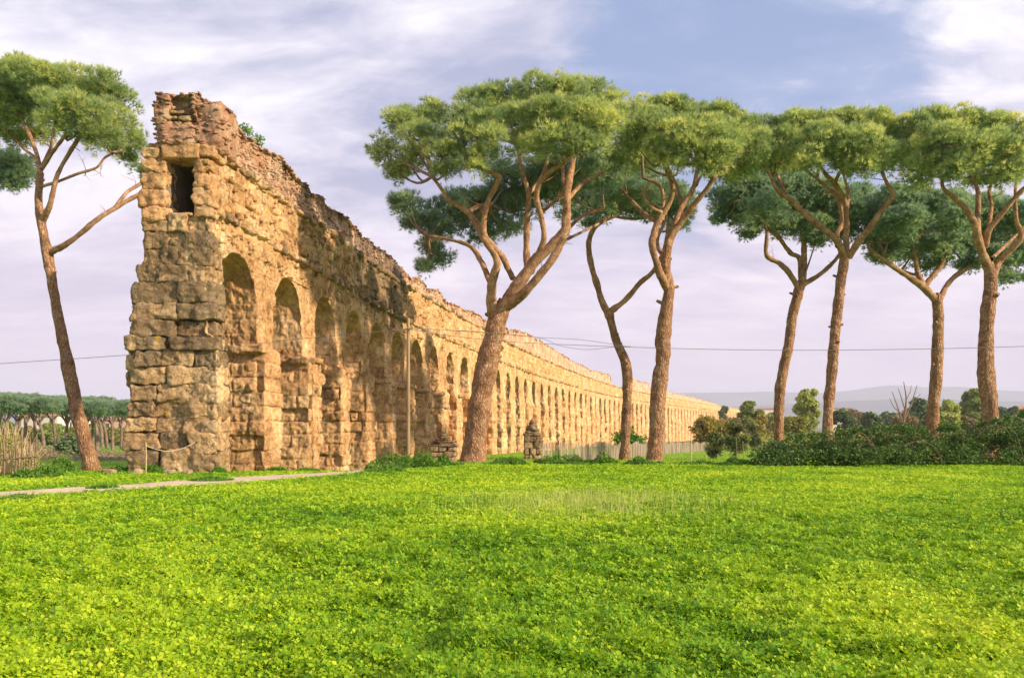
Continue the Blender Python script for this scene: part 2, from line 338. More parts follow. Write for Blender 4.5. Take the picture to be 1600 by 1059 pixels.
M['pink'] = simple('rose_plaster', (0.55, 0.36, 0.29), (0.62, 0.43, 0.35), 0.1, 0.1)
M['tile'] = simple('clay_roof', (0.36, 0.17, 0.11), (0.46, 0.24, 0.16), 0.6, 0.2)
M['glassdark'] = simple('window_dark', (0.06, 0.07, 0.09), (0.09, 0.10, 0.13), 0.5, 0.0, 0.3)
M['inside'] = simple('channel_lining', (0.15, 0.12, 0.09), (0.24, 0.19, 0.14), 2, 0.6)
def ground_mat():
    m, t, b, o = mat('ground_turf'); co = coord(t)
    g = ramp(t, noise(t, co, 0.22, 6, 0.6, 0.4), [(0.30, (0.10, 0.23, 0.014)), (0.5, (0.18, 0.36, 0.02)), (0.68, (0.30, 0.44, 0.035))])
    g = mixc(t, 0.6, g, ramp(t, noise(t, co, 3.0, 6, 0.7), [(0.3, (0.55, 0.6, 0.5)), (0.6, (1.1, 1.05, 1))]), 'MULTIPLY')
    # distant land: drier, with field-sized patches
    sp = N(t, 'ShaderNodeSeparateXYZ'); t.links.new(co, sp.inputs[0])
    far = N(t, 'ShaderNodeMapRange', interpolation_type='SMOOTHSTEP'); far.inputs['From Min'].default_value = 90; far.inputs['From Max'].default_value = 330; t.links.new(sp.outputs[1], far.inputs[0])
    fld = ramp(t, noise(t, co, 0.008, 3, 0.5), [(0.38, (0.08, 0.12, 0.035)), (0.5, (0.16, 0.19, 0.06)), (0.62, (0.26, 0.23, 0.11))])
    g = mixc(t, far.outputs[0], g, fld)
    dirt = ramp(t, math_(t, 'ADD', attr(t, 'dirt'), math_(t, 'MULTIPLY', math_(t, 'SUBTRACT', noise(t, co, 1.8, 5, 0.65), 0.5), 1.1)), [(0.42, (0, 0, 0)), (0.62, (1, 1, 1))])
    g = mixc(t, dirt, g, ramp(t, noise(t, co, 4, 4), [(0.3, (0.28, 0.22, 0.10)), (0.7, (0.50, 0.40, 0.22))]))
    t.links.new(g, b.inputs['Base Color']); bump(t, b, noise(t, co, 9, 6, 0.7), 0.8, 0.06)
    return m
M['ground'] = ground_mat()
m, t, b, o = mat('far_hills'); co = coord(t)
t.links.new(ramp(t, noise(t, co, 0.0016, 6, 0.6), [(0.35, (0.06, 0.09, 0.085)), (0.55, (0.10, 0.13, 0.11)), (0.7, (0.18, 0.19, 0.15))]), b.inputs['Base Color']); M['hill'] = m
# ------------------------------------------------------------------ terrain
PATH = np.array([(-24, 12.5), (-15.5, 16.2), (-11.6, 18.7), (-9.3, 21.7), (-6.9, 24.9), (-5.9, 27.3), (-5.5, 30.5), (-5.6, 35), (-5.2, 42), (-4.0, 52), (-0.5, 66)], float)
PATHS = smooth_pts(np.column_stack([PATH, np.zeros(len(PATH)), np.zeros(len(PATH))]), 12)[:, :2]
def path_dist(x, y):
    x = np.asarray(x, float); d = np.full(x.shape, 1e9)
    near = (y < 75) & (y > 5) & (x < 6)
    if near.any():
        xx = x[near]; yy = np.asarray(y)[near]; best = np.full(xx.shape, 1e9)
        for i in range(len(PATHS) - 1):
            a, b = PATHS[i], PATHS[i + 1]; ab = b - a; L = ab @ ab
            tt = np.clip(((xx - a[0]) * ab[0] + (yy - a[1]) * ab[1]) / L, 0, 1)
            best = np.minimum(best, np.hypot(xx - a[0] - tt * ab[0], yy - a[1] - tt * ab[1]))
        d[near] = best
    return d
def gz(x, y):
    x = np.asarray(x, float); y = np.asarray(y, float)
    right = np.interp(y, [-50, 30, 38, 44, 52, 80, 150, 300, 600, 1500, 4000, 12000], [0, 0, -0.12, -0.3, -0.85, -1.5, -3.0, -5.2, -8, -11, -14, -18])
    left = np.interp(y, [-50, 26.5, 29, 33, 39, 45, 75, 150, 300, 600, 1500, 4000, 12000], [0, 0, -0.08, -0.3, -0.72, -1.05, -1.7, -3.0, -5.2, -8, -11, -14, -18])
    m = ss(-7.0, -1.0, x); z = left * (1 - m) + right * m
    p = np.stack([x, y, np.zeros_like(x)], -1)
    amp = 0.05 * np.clip(1 - (np.hypot(x, y) / 200), 0, 1)
    z = z + amp * fbm(p, 0.25, 5, 3) + np.clip(np.hypot(x, y) / 400 - 0.3, 0, 6) * fbm(p, 0.004, 8, 3)
    # low grassy bank hiding the pole's foot, left of the big pine
    z = z + 0.50 * np.exp(-(((x + 4.4) / 1.7) ** 2 + ((y - 35.0) / 1.3) ** 2))
    return z
def sinh_ax(a, b, n, k):
    t = np.linspace(-1, 1, n) if a < 0 else np.linspace(0, 1, n)
    return np.sinh(t * k) / math.sinh(k)
gx = sinh_ax(-1, 1, 301, 7.2) * 11000
gy = np.concatenate([-300 * np.linspace(1, 0, 12)[:-1] ** 2, np.linspace(0, 45, 150), 45 + sinh_ax(0, 1, 150, 6.5)[1:] * 13000])
GX, GY = np.meshgrid(gx, gy)
GZ = gz(GX, GY)
pd = path_dist(GX, GY)
leftrough = np.clip(ss(-3, -8, GX) * ss(17, 22, GY) * ss(44, 36, GY), 0, 1)
dirt = np.clip(1.0 - pd / 1.5, 0, 1) * 0.6 + 0.22 * leftrough
mesh_obj('ground', np.stack([GX, GY, GZ], -1).reshape(-1, 3), gridf(len(gy), len(gx)), M['ground'], None, {'dirt': dirt.ravel()})['kind'] = 'structure'
# the trodden path
n = 11; tang = np.gradient(PATHS, axis=0); tang /= np.linalg.norm(tang, axis=1)[:, None]
nrm = np.stack([tang[:, 1], -tang[:, 0]], 1); rows = []
for j in range(n):
    u = -1 + 2 * j / (n - 1); wv = 0.95 + 0.35 * vn(np.column_stack([PATHS, np.full(len(PATHS), 3 + (u > 0))]), 0.7, 9)
    q = PATHS + nrm * (u * wv)[:, None]; rows.append(np.column_stack([q, gz(q[:, 0], q[:, 1]) + 0.012 - 0.01 * (abs(u) > 0.95)]))
rows = np.array(rows).transpose(1, 0, 2)
mesh_obj('path', rows.reshape(-1, 3), gridf(rows.shape[0], n), M['dirt'])['kind'] = 'structure'
# ------------------------------------------------------------------ hills on the horizon
def hill_ridge(name, Y, prof, depth, seed):
    xs = np.array([p[0] for p in prof], float); ys = np.array([p[1] for p in prof], float)
    px = np.linspace(xs[0], xs[-1], 220); X = (px - 800) / F * Y; top = CH + (HY - np.interp(px, xs, ys)) / F * Y
    top = top + 14 * fbm(np.stack([X, np.full_like(X, Y), X * 0], -1), 0.0016, seed, 4)
    rows = []
    for k, tt in enumerate(np.linspace(-1, 1, 17)):
        prof_h = (1 - tt * tt) ** 0.8
        xx = X; yy = np.full_like(X, Y + tt * depth)
        z = -25 + (top + 25) * prof_h + (18 * prof_h * (1 - prof_h) * 4) * fbm(np.stack([xx, yy, xx * 0], -1), 0.0012, seed + 3, 3)
        rows.append(np.stack([xx, yy, z], -1))
    o = mesh_obj(name, np.array(rows).reshape(-1, 3), gridf(17, 220), M['hill']); o['kind'] = 'structure'
hill_ridge('hills', 9000, [(-500, 648), (200, 645), (700, 640), (900, 620), (1050, 614), (1180, 612), (1290, 614), (1340, 608), (1385, 602), (1430, 605), (1480, 604), (1530, 610), (1600, 612), (1800, 608), (2100, 630)], 1500, 4)
hill_ridge('hills', 6000, [(-300, 655), (600, 650), (1000, 644), (1200, 634), (1330, 626), (1420, 622), (1500, 628), (1600, 626), (1750, 622), (2100, 640)], 900, 9)
# ------------------------------------------------------------------ aqueduct
ZC = 7.36
tab = [(325, 335.5), (341, 331), (477, 252), (545, 211), (585, 187), (623, 165), (670, 145), (718, 124), (786, 95), (820, 82), (865, 67), (920, 52), (952, 43), (1015, 33), (1070, 26), (1120, 20), (1165, 15.5)]
pts = []
for x, h in tab:
    D = F * ZC / h; pts.append(((x - 800) / F * D, D))
pts = np.array(pts); pts[0] = ((325 - 800) / F * 28.4, 28.4)
Dq = np.exp(np.linspace(np.log(28.4), np.log(pts[-1][1]), 400))
Xq = np.interp(np.log(Dq), np.log(pts[:, 1]), pts[:, 0])
for _ in range(3):
    Xs = np.convolve(np.pad(Xq, 14, mode='reflect', reflect_type='odd'), np.ones(29) / 29, 'valid'); Xq = Xs
sacc = np.concatenate([[0], np.cumsum(np.hypot(np.diff(Xq), np.diff(Dq)))])
SMAX = sacc[-1]
def pos(s):
    return np.interp(s, sacc, Xq) + np.minimum(s, 0) * 0.085, np.interp(s, sacc, Dq) + np.minimum(s, 0)
def frame(s):
    x0, y0 = pos(s - 0.5 + 0.5 * (np.asarray(s) < 0.5)); x1, y1 = pos(s + 0.5); tx, ty = x1 - x0, y1 - y0; l = np.hypot(tx, ty)
    return tx / l, ty / l
def W(s, wl, z):
    """s along the wall, wl metres to the left of the right-hand face"""
    x, y = pos(s); tx, ty = frame(s)
    return np.stack([x - ty * wl, y + tx * wl, z], -1)
D_of = lambda s: pos(s)[1]
def blocks(a, z, seed, bw=1.0, ch=0.57):
    zz = z / ch; ci = np.floor(zz); j = 0.12 * (h3(ci, 3, seed, 1) - 0.5); fz = zz - ci
    aa = a / bw + h3(ci, 7, seed, 2) * 5
    bi = np.floor(aa); fa = aa - bi
    jl = 0.30 * h3(bi, ci, seed, 5); lower = fa < jl; bi = bi - lower
    left = bi + 0.30 * h3(bi, ci, seed, 5); right = bi + 1 + 0.30 * h3(bi + 1, ci, seed, 5)
    d = np.minimum(np.minimum(aa - left, right - aa) * bw, np.minimum(fz, 1 - fz) * ch)
    r = h3(bi, ci, seed, 11); r2 = h3(bi, ci, seed, 23)
    return r, r2, np.maximum(d, 0)
def relief(a, z, p, seed, amp=1.0, blk=1.0, D=30):
    warp = 0.05 * vn(p, 1.6, 40 + seed)
    r, r2, d = blocks(a + warp, z + warp * 0.7, seed)
    off = (r - 0.5) * 0.09 + np.where(r > 0.92, 0.12, 0) - np.where(r < 0.10, 0.13, 0)
    er = 0.035 + 0.04 * r2 * r2; med = 0
    pil = ss(0, er, d) * (0.045 + 0.065 * r2) + ss(0, 0.28, d) * 0.015
    big = fbm(p, 0.45, 3, 3) * 0.18; med = fbm(p, 2.3, 4, 4) * 0.085 + fbm(p * np.array([1, 1, 0.2]), 2.2, 9, 3) * 0.10 * ss(0.1, -0.4, fbm(p, 0.4, 33, 2)) + fbm(p, 6.5, 6, 2) * 0.045 - np.abs(vn(p, 3.3, 66)) * 0.06
    keep = np.maximum(ss(8.7, 9.1, z), 0.9 * ss(5.0, 4.4, z)) * 0.85
    m = blk * np.maximum(keep * (0.75 + 0.25 * ss(-.5, 0, fbm(p, .42, 31, 3))), 0.15 + 0.75 * ss(-0.15, 0.15, fbm(p, 0.42, 31, 3)) * (1 - 0.5 * ss(5, 6, z)))
    amp = amp * np.clip(1 + (D - 55) / 90.0, 1, 2.0) if np.ndim(D) == 0 else amp         # where facing stones survive; elsewhere smooth core
    return amp * ((off + pil) * m + big + med), r2 * m + 0.55 * (1 - m)
SP = [2.2]
while True:
    d = D_of(SP[-1]); pitch = float(np.interp(d, [28, 60, 110, 200, 400], [5.2, 5.35, 6.7, 7.6, 8.6]))
    if SP[-1] + pitch > SMAX - 4: break
    SP.append(SP[-1] + pitch)
SP = np.array(SP)
aq = thing('aqueduct', 'long ruined aqueduct of ochre stone arches with a red brick top', 'aqueduct')
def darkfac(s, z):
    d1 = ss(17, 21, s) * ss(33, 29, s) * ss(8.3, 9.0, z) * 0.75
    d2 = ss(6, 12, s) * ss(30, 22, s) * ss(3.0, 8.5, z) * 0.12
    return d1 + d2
LOW = -0.30
def make_pier(k, cprev, cnext, hwp, hwn):
    """pier between arch centres cprev and cnext (cprev None: the ruined end pier)"""
    sm = 0.5 * ((cprev if cprev is not None else 0) + cnext); D = float(D_of(sm)); st = max(0.034, D * 0.0012)
    zb = float(gz(*pos(sm))) - 0.5
    hw = 1.7 * hwn; top = 7.86; zs = top - hw; hp = 1.7 * hwp
    imp = float(np.interp(D, [28, 60, 140], [4.55, 4.3, 3.4])) 
    z1 = np.arange(zb, zs, st); ph = np.linspace(0, np.pi / 2, max(6, int(hw * 1.4 / st))); z2 = zs + hw * np.sin(ph)
    z = np.concatenate([z1, z2]); hwz = np.where(z <= zs, hw, np.sqrt(np.maximum(hw ** 2 - (z - zs) ** 2, 0)))
    hwz = hwz * (1 + 0.0 * z)
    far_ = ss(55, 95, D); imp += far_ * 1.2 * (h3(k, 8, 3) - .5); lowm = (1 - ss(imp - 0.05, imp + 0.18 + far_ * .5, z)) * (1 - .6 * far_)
    zz3 = np.stack([np.full_like(z, k * 3.1), z * 0, z], -1)
    sR = cnext - hwz + (0.10 * fbm(zz3, 0.9, 7, 3)) * (hwz / hw) + 0.0
    if cprev is None: sL = np.zeros_like(z) + 0.10 * fbm(zz3, 0.6, 77, 2)
    else: sL = cprev + np.where(z <= top - hp, hp, np.sqrt(np.maximum(hp ** 2 - (z - top + hp) ** 2, 0))) + (0.10 * fbm(zz3 + 50, 0.9, 8, 3)) * (hwz / hw)
    wr = LOW * lowm; wlft = 2.35 + 0.5 * lowm
    if cprev is None:
        sR = np.maximum(sR, sL + 0.5); 
    nW = max(4, int(3.0 / st)); nS = max(4, int(2.6 / st)); nWb = max(3, nW // 3); nSb = max(3, nS // 3)
    rows = []; dirs = []; aa = []; face = []
    u = np.linspace(0, 1, nW, endpoint=False); u2 = np.linspace(0, 1, nS, endpoint=False); u3 = np.linspace(0, 1, nWb, endpoint=False); u4 = np.linspace(0, 1, nSb, endpoint=False)
    S = np.concatenate([sL[:, None] + 0 * u, sL[:, None] + (sR - sL)[:, None] * u2, sR[:, None] + 0 * u3, sR[:, None] + (sL - sR)[:, None] * u4], 1)
    Wl = np.concatenate([wlft[:, None] + (wr - wlft)[:, None] * u, wr[:, None] + 0 * u2, wr[:, None] + (wlft - wr)[:, None] * u3, wlft[:, None] + 0 * u4], 1)
    ncol = S.shape[1]; Z = np.repeat(z[:, None], ncol, 1)
    fid = np.concatenate([np.zeros(nW), np.ones(nS), np.full(nWb, 2), np.full(nSb, 3)]).astype(int)
    pw = W(S, Wl, Z)
    # outward direction, rounded at the corners
    dS = np.where(fid == 0, -1, np.where(fid == 2, 1, 0)).astype(float); dW = np.where(fid == 1, -1, np.where(fid == 3, 1, 0)).astype(float)
    kk = max(1, int(0.10 / st))
    ker = np.ones(2 * kk + 1) / (2 * kk + 1)
    dS = np.convolve(np.r_[dS[-kk:], dS, dS[:kk]], ker, 'valid'); dW = np.convolve(np.r_[dW[-kk:], dW, dW[:kk]], ker, 'valid')
    A = np.where(fid == 1, S, Wl * 1.0 + k * 13.7 * (fid != 1) + 100 * fid)
    r0, b0 = relief(A, Z, pw, 2, 1.0, 1.0, D)
    cr = np.minimum(1, (hwz / hw)[:, None] * 1.0 + (fid == 1)[None] * 1.0)        # calm the relief near the crown
    if cprev is None: cr = np.ones_like(cr)
    r0 = r0 * cr
    # round corners inwards
    Sx = S + dS[None] * (r0 - 0.03); Wx = Wl + dW[None] * (r0 - 0.03)
    V = W(Sx, Wx, Z)
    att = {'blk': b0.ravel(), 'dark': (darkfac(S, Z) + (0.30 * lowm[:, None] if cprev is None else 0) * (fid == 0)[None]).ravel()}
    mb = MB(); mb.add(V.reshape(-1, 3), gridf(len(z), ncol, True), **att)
    return D, zb, imp, sL, sR, z, mb
def axes_at(s):
    tx, ty = frame(s); return [(float(tx), float(ty), 0), (float(ty), -float(tx), 0), (0, 0, 1)]
def rot_axes(ax, yaw, tilt):
    ax = np.array(ax, float); c, s_ = math.cos(yaw), math.sin(yaw)
    a = c * ax[0] + s_ * ax[1]; b = -s_ * ax[0] + c * ax[1]; u = ax[2]
    c, s_ = math.cos(tilt), math.sin(tilt)
    return [a * c + u * s_, b, -a * s_ + u * c]
hwf = np.where(np.arange(len(SP)) < 6, 0.97 + 0.06 * h3(np.arange(len(SP)), 5, 5), 0.70 + 0.36 * h3(np.arange(len(SP)), 5, 5))
for k in range(len(SP)):
    info = make_pier(0, None, SP[0], hwf[0], hwf[0]) if k == 0 else None
    if k:
        # both flanking arches share one half width so crowns meet
        info = make_pier(k, SP[k - 1], SP[k], hwf[k - 1], hwf[k])
    D, zb, imp, sL, sR, z, mb = info
    if k > 9: mb.build('pier', M['tufa'], aq); continue
    nn = 7 if D < 60 else 3
    i = np.searchsorted(z, imp - 0.2); a, b = sL[i], sR[i]
    w0 = -0.46 + 0.1 * random.random()
    if k:
        # eroded impost blocks along the near corner and the face
        cuts = [a - 0.35, a + 0.35 * (b - a) + random.uniform(-.2, .2), b + 0.25]
        for q in range(2):
            if random.random() < 0.4: continue
            c = 0.5 * (cuts[q] + cuts[q + 1]); hs = 0.5 * (cuts[q + 1] - cuts[q])
            stone(mb, W(c, w0 + 0.55, imp + random.uniform(-.05, .05)), (hs, 0.55, random.uniform(0.13, 0.2)), axes_at(c), k * 5 + q, nn, 0.06, 6, blk=random.uniform(0.1, 0.6), dark=random.uniform(.1, .4))
        for q in range(3):
            if random.random() < 0.35: continue
            wq = 0.7 + q * 0.75
            stone(mb, W(a - 0.02, wq, imp + random.uniform(-.05, .05)), (0.34, 0.36, random.uniform(0.13, 0.2)), axes_at(a), k * 9 + q, nn, 0.06, 6, blk=random.random(), dark=0.1)
    # a few facing blocks that stand proud or are skewed
    if D < 75:
        for q in range(9):
            zq = random.uniform(zb + 0.8, imp - 0.4); cs = (math.floor(zq / 0.57) + 0.5) * 0.57
            if random.random() < 0.5 and k:
                wq = random.uniform(-0.1, 2.2); stone(mb, W(a + 0.24, wq, cs), (0.36, random.uniform(.26, .42), 0.26), rot_axes(axes_at(a), random.uniform(-.06, .06), random.uniform(-.05, .05)), k * 31 + q, nn, 0.07, 6, blk=random.random(), dark=random.choice((0, .1, .3)))
            else:
                sq = random.uniform(a + 0.2, b - 0.2); stone(mb, W(sq, LOW + 0.24, cs), (random.uniform(.26, .42), 0.36, 0.26), rot_axes(axes_at(sq), random.uniform(-.06, .06), random.uniform(-.05, .05)), k * 37 + q, nn, 0.07, 6, blk=random.random(), dark=random.choice((0, .1, .3)))
    if k: mb.build('pier', M['tufa'], aq)
    else: PIER0 = mb
for k in range(7, len(SP)):
    if h3(k, 9, 9) < 0.62:
        D = float(D_of(SP[k])); st = max(0.08, D * 0.0016); hw = 1.9; zb = float(gz(*pos(SP[k]))) - .3; zt_ = 7.9 if h3(k, 4, 4) < .3 else 2.8 + 2.4 * h3(k, 3, 3)
        a_ = np.arange(SP[k] - hw, SP[k] + hw + st, st); z_ = np.arange(zb, zt_, st); SS, ZZ = np.meshgrid(a_, z_); wv = 0.5 + 0.5 * h3(k, 6, 6); p = W(SS, wv + 0 * SS, ZZ)
        r0, b0 = relief(SS, ZZ, p, 6); V = W(SS, wv - r0, ZZ); mesh_obj('arch_infill', V.reshape(-1, 3), gridf(len(z_), len(a_)), M['brick'] if h3(k, 2, 8) < .4 else M['tufa'], aq, {'blk': b0.ravel(), 'dark': 0.1 + 0 * b0.ravel()})
# --- samples along the wall
S = [0.0]
while S[-1] < SMAX - 0.3: S.append(S[-1] + max(0.036, 0.00125 * float(D_of(S[-1]))))
S = np.array(S); ns = len(S)
px_of = lambda s: 800 + F * pos(s)[0] / pos(s)[1]
pxs = px_of(S)
ratio_up = np.interp(pxs, [325, 480, 620, 820, 1000, 1165], [1.275, 1.29, 1.33, 1.37, 1.37, 1.37])
ZUP = CH + ZC * ratio_up                       # level of the upper cornice
s_up = lambda s: np.interp(s, S, ZUP)
top_t = [(243, 1.50), (325, 1.50), (345, 1.505), (405, 1.545), (440, 1.535), (480, 1.53), (545, 1.526), (600, 1.517), (640, 1.50), (700, 1.485), (760, 1.55), (800, 1.60), (828, 1.76), (863, 1.76), (894, 1.66), (929, 1.66), (956, 1.72), (958.5, 1.30), (984, 1.28), (987, 1.86), (1014, 1.86), (1017, 1.62), (1037, 1.72), (1062, 1.66), (1095, 1.62), (1120, 1.5), (1128, 1.35), (1165, 1.2)]
ZTOP = CH + ZC * np.interp(pxs, [a for a, b in top_t], [b for a, b in top_t])
# channel wall: outer shell
zbm = np.linspace(0, 1, 78); 
def shell(zlo, zhi, wr, wl, nz, ntop, nb, seed, amp, matn, name, brick=False):
    """right face up, top, left face down; arrays per sample along the wall"""
    u = np.linspace(0, 1, nz); ut = np.linspace(0, 1, ntop)[1:-1]; ub = np.linspace(0, 1, nb)
    Z = np.concatenate([zlo[:, None] + (zhi - zlo)[:, None] * u, zhi[:, None] + 0 * ut, zhi[:, None] + (zlo - zhi)[:, None] * ub], 1)
    Wl = np.concatenate([wr[:, None] + 0 * u, wr[:, None] + (wl - wr)[:, None] * ut, wl[:, None] + 0 * ub], 1)
    SS = np.repeat(S[:, None], Z.shape[1], 1)
    p = W(SS, Wl, Z)
    fid = np.concatenate([np.zeros(nz), np.ones(ntop - 2), np.full(nb, 2)])
    dW = np.where(fid == 0, -1, np.where(fid == 2, 1, 0.)); dZ = np.where(fid == 1, 1., 0)
    if brick:
        r0 = fbm(p, 0.8, 21, 4) * 0.24 + fbm(p * np.array([1, 1, 0.35]), 2.6, 22, 3) * 0.13 + fbm(p, 5.0, 23, 2) * 0.06; b0 = 0.5 + 0 * r0
        batter = np.concatenate([0.28 * u, np.full(ntop - 2, 0.28), 0.28 * (1 - ub)])
        Wl = Wl + dW * (-1) * batter[None] * 1.0
    else:
        r0, b0 = relief(np.where(fid == 0, SS, SS + 400), Z, p, seed, amp)
    r0 = np.where(fid == 1, r0 + (0.22 * fbm(p, 1.3, 51, 3) if brick else 0), r0)
    if not brick: r0 = r0 - 0.03
    V = W(SS, Wl + dW * r0, Z + dZ * r0)
    if brick:
        # crumbled upper edge
        k = np.concatenate([u ** 4, np.ones(ntop - 2), (1 - ub) ** 4])
        rg = 0.42 * fbm(np.stack([S, S * 0, S * 0], -1), 0.33, 61, 4) + 0.10 * vn(np.stack([S, S * 0, S * 0 + 4], -1), 2.3, 62)
        V[..., 2] += rg[:, None] * k[None]
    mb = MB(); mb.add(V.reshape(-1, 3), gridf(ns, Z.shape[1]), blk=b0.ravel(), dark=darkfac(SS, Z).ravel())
    rr = np.random.default_rng(seed + 70); nq = 5200 if brick else 260
    i_ = (rr.random(nq) ** 1.25 * np.searchsorted(S, 85 if brick else 45)).astype(int); j_ = rr.integers(2, nz + (ntop if brick else 0), nq)
    if brick: j_[:2200] = rr.integers(nz - 4, nz + ntop - 2, 2200)
    for a_, b_ in zip(i_, j_):
        c = V[a_, min(b_, V.shape[1] - 1)]; q = ((rr.uniform(.05, .15), rr.uniform(.02, .07), rr.uniform(.02, .04)) if brick else (rr.uniform(.05, .16), rr.uniform(.05, .11), rr.uniform(.04, .11)))
        C8, F8 = cube_t(1); P8 = (C8 * (1 + rr.uniform(-.25, .25, C8.shape))) * np.array(q); P8 = P8 @ np.array(rot_axes(axes_at(S[a_]), rr.uniform(-.3, .3), rr.uniform(-.12, .12)))
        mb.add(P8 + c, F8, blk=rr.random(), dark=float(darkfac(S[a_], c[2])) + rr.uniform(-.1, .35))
    return mb
o1 = np.ones(ns)
CW = shell(7.86 * o1, ZUP, 0 * o1, 2.35 * o1, 78, 8, 20, 2, 1.0, M['tufa'], 'channel_wall')
# soffit under the shell so the wall is closed
u = np.linspace(0, 1, 6); SS = np.repeat(S[:, None], 6, 1); mesh_obj('arch_crown', W(SS, 0.02 + 2.3 * np.repeat(u[None], ns, 0), np.full((ns, 6), 7.85)).reshape(-1, 3), gridf(ns, 6), M['tufa'], aq, {'blk': np.full(ns * 6, .4), 'dark': np.full(ns * 6, .1)})
zt = np.maximum(ZTOP, ZUP - 0.25)
BC = shell(ZUP - 0.15, zt, 0.22 * o1, 1.95 * o1, 44, 14, 16, 3, 1.0, M['brick'], 'brick_crest', True)
# cornice stones
def cornice(zf, prot, hh, miss, seed, name):
    rs = random.Random(seed); mb = MB(); s = 0.3
    ii = np.arange(0, ns, 4); ring = []
    zc_ = np.array([zf(float(q)) for q in S[ii]])
    for (wq, dz_) in ((0.3, -.06), (-0.05, -.06), (-0.07, .05), (0.3, .06)): ring.append(W(S[ii], np.full(len(ii), wq), zc_ + dz_))
    Rg = np.array(ring).transpose(1, 0, 2); Rg = Rg + 0.05 * fbm(Rg, 1.4, seed, 3)[..., None]
    mb.add(Rg.reshape(-1, 3), gridf(len(ii), 4, True), blk=.5, dark=.15)
    while s < SMAX - 2:
        D = float(D_of(s)); L = rs.uniform(0.5, 0.95) * (1 if D < 120 else 1.6 if D < 250 else 3)
        if rs.random() > miss(s):
            c = s + L / 2; n_ = 7 if D < 50 else 4 if D < 90 else 2
            pr = prot * rs.uniform(0.45, 1.1)
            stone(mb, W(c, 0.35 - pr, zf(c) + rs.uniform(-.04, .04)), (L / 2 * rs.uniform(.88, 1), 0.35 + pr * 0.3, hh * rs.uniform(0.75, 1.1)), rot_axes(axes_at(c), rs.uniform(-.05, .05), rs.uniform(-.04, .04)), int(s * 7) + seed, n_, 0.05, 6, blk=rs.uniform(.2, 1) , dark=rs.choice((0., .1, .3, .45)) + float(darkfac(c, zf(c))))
        s += L
    mb.build(name, M['tufa_dark'], aq)
cornice(lambda s: CH + ZC - 0.03, 0.26, 0.17, lambda s: 0.30 if s < 60 else 0.12, 3, 'lower_cornice')
cornice(lambda s: float(s_up(s)) - 0.02, 0.24, 0.17, lambda s: 0.25 if s < 8 else 0.12, 4, 'upper_cornice')
# random proud blocks in the channel wall courses (single rows as in the photo)
mb = CW; rs = random.Random(5)
for q in range(70):
    s = 42 * rs.random() ** 1.1 + 0.4; zc = (math.floor(rs.uniform(8.2, 11.0) / 0.57) + 0.5) * 0.57
    if abs(zc - 8.9) < 0.3: zc += 0.57
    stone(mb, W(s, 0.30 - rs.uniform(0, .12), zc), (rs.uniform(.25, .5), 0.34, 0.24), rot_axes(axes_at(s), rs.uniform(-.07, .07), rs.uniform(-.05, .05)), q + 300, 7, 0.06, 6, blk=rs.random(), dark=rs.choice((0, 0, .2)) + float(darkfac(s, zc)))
# --- the ruined near end (towards the camera)
DF = 28.4
def front(px0, px1, py0, py1, mb, n=10, proud=0.1, depth=0.45, seed=0, rough=0.06, rnd=7, **at):
    D = DF - proud; k = D / F
    X0, X1 = (px0 - 800) * k, (px1 - 800) * k; Z1, Z0 = CH + (HY - py0) * k, CH + (HY - py1) * k
    stone(mb, ((X0 + X1) / 2, D + depth, (Z0 + Z1) / 2), ((X1 - X0) / 2 * 1.05, depth, (Z1 - Z0) / 2 * 1.06), rot_axes(np.eye(3), random.uniform(-.03, .03), random.uniform(-.015, .015)), seed, n, rough, rnd, **at)
mb = PIER0; rs = random.Random(12)
courses = [(702, 740, 194, 345, 3), (676, 702, 191, 345, 3), (652, 676, 192, 344, 3), (627, 652, 192, 343, 4), (600, 627, 200, 342, 3), (573, 600, 199, 342, 4), (546, 573, 207, 341, 3), (525, 547, 191, 341, 3), (500, 526, 202, 338, 4), (473, 500, 204, 337, 3), (441, 473, 207, 334, 3), (414, 441, 213, 331, 3), (388, 415, 228, 329, 2), (361, 388, 223, 328, 3), (334, 361, 222, 328, 3)]
sd_ = 50
for (y0, y1, xl, xr, nb) in courses:
    nb = 2 + (rs.random() < .6)
    cut = [0] + sorted([(i + 1) / nb + rs.uniform(-.12, .12) / nb * 1.5 for i in range(nb - 1)]) + [1]
    for i in range(nb):
        a = xl + (xr - xl) * cut[i]; b = xl + (xr - xl) * cut[i + 1]; sd_ += 1
        pr = rs.uniform(-0.02, 0.16) + (0.14 if y0 == 525 and i < 2 else 0)
        if rs.random() < 0.10 and 0 < i: pr -= 0.14
        front(a, b, y0 - rs.uniform(0, 1.2), y1, mb, 18, pr, 0.6, sd_, 0.055, 14, blk=rs.random(), dark=rs.choice((0, .1, .25, .45)) + (0.2 if 380 < y0 < 550 else 0))
# sides of the end pier on the left, receding
for (y0, y1, xl, xr, nb) in courses:
    k = DF / F; Z1, Z0 = CH + (HY - y0) * k, CH + (HY - y1) * k
    xx = (xl - 800) * k
    if rs.random() < 0.9:
        stone(mb, (xx + 0.42, DF + 1.1, (Z0 + Z1) / 2), (0.42, 0.5, (Z1 - Z0) / 2), None, sd_ + int(y0), 7, 0.08, 6, blk=rs.random(), dark=.2)
PIER0.build('pier', M['tufa_dark'], aq)
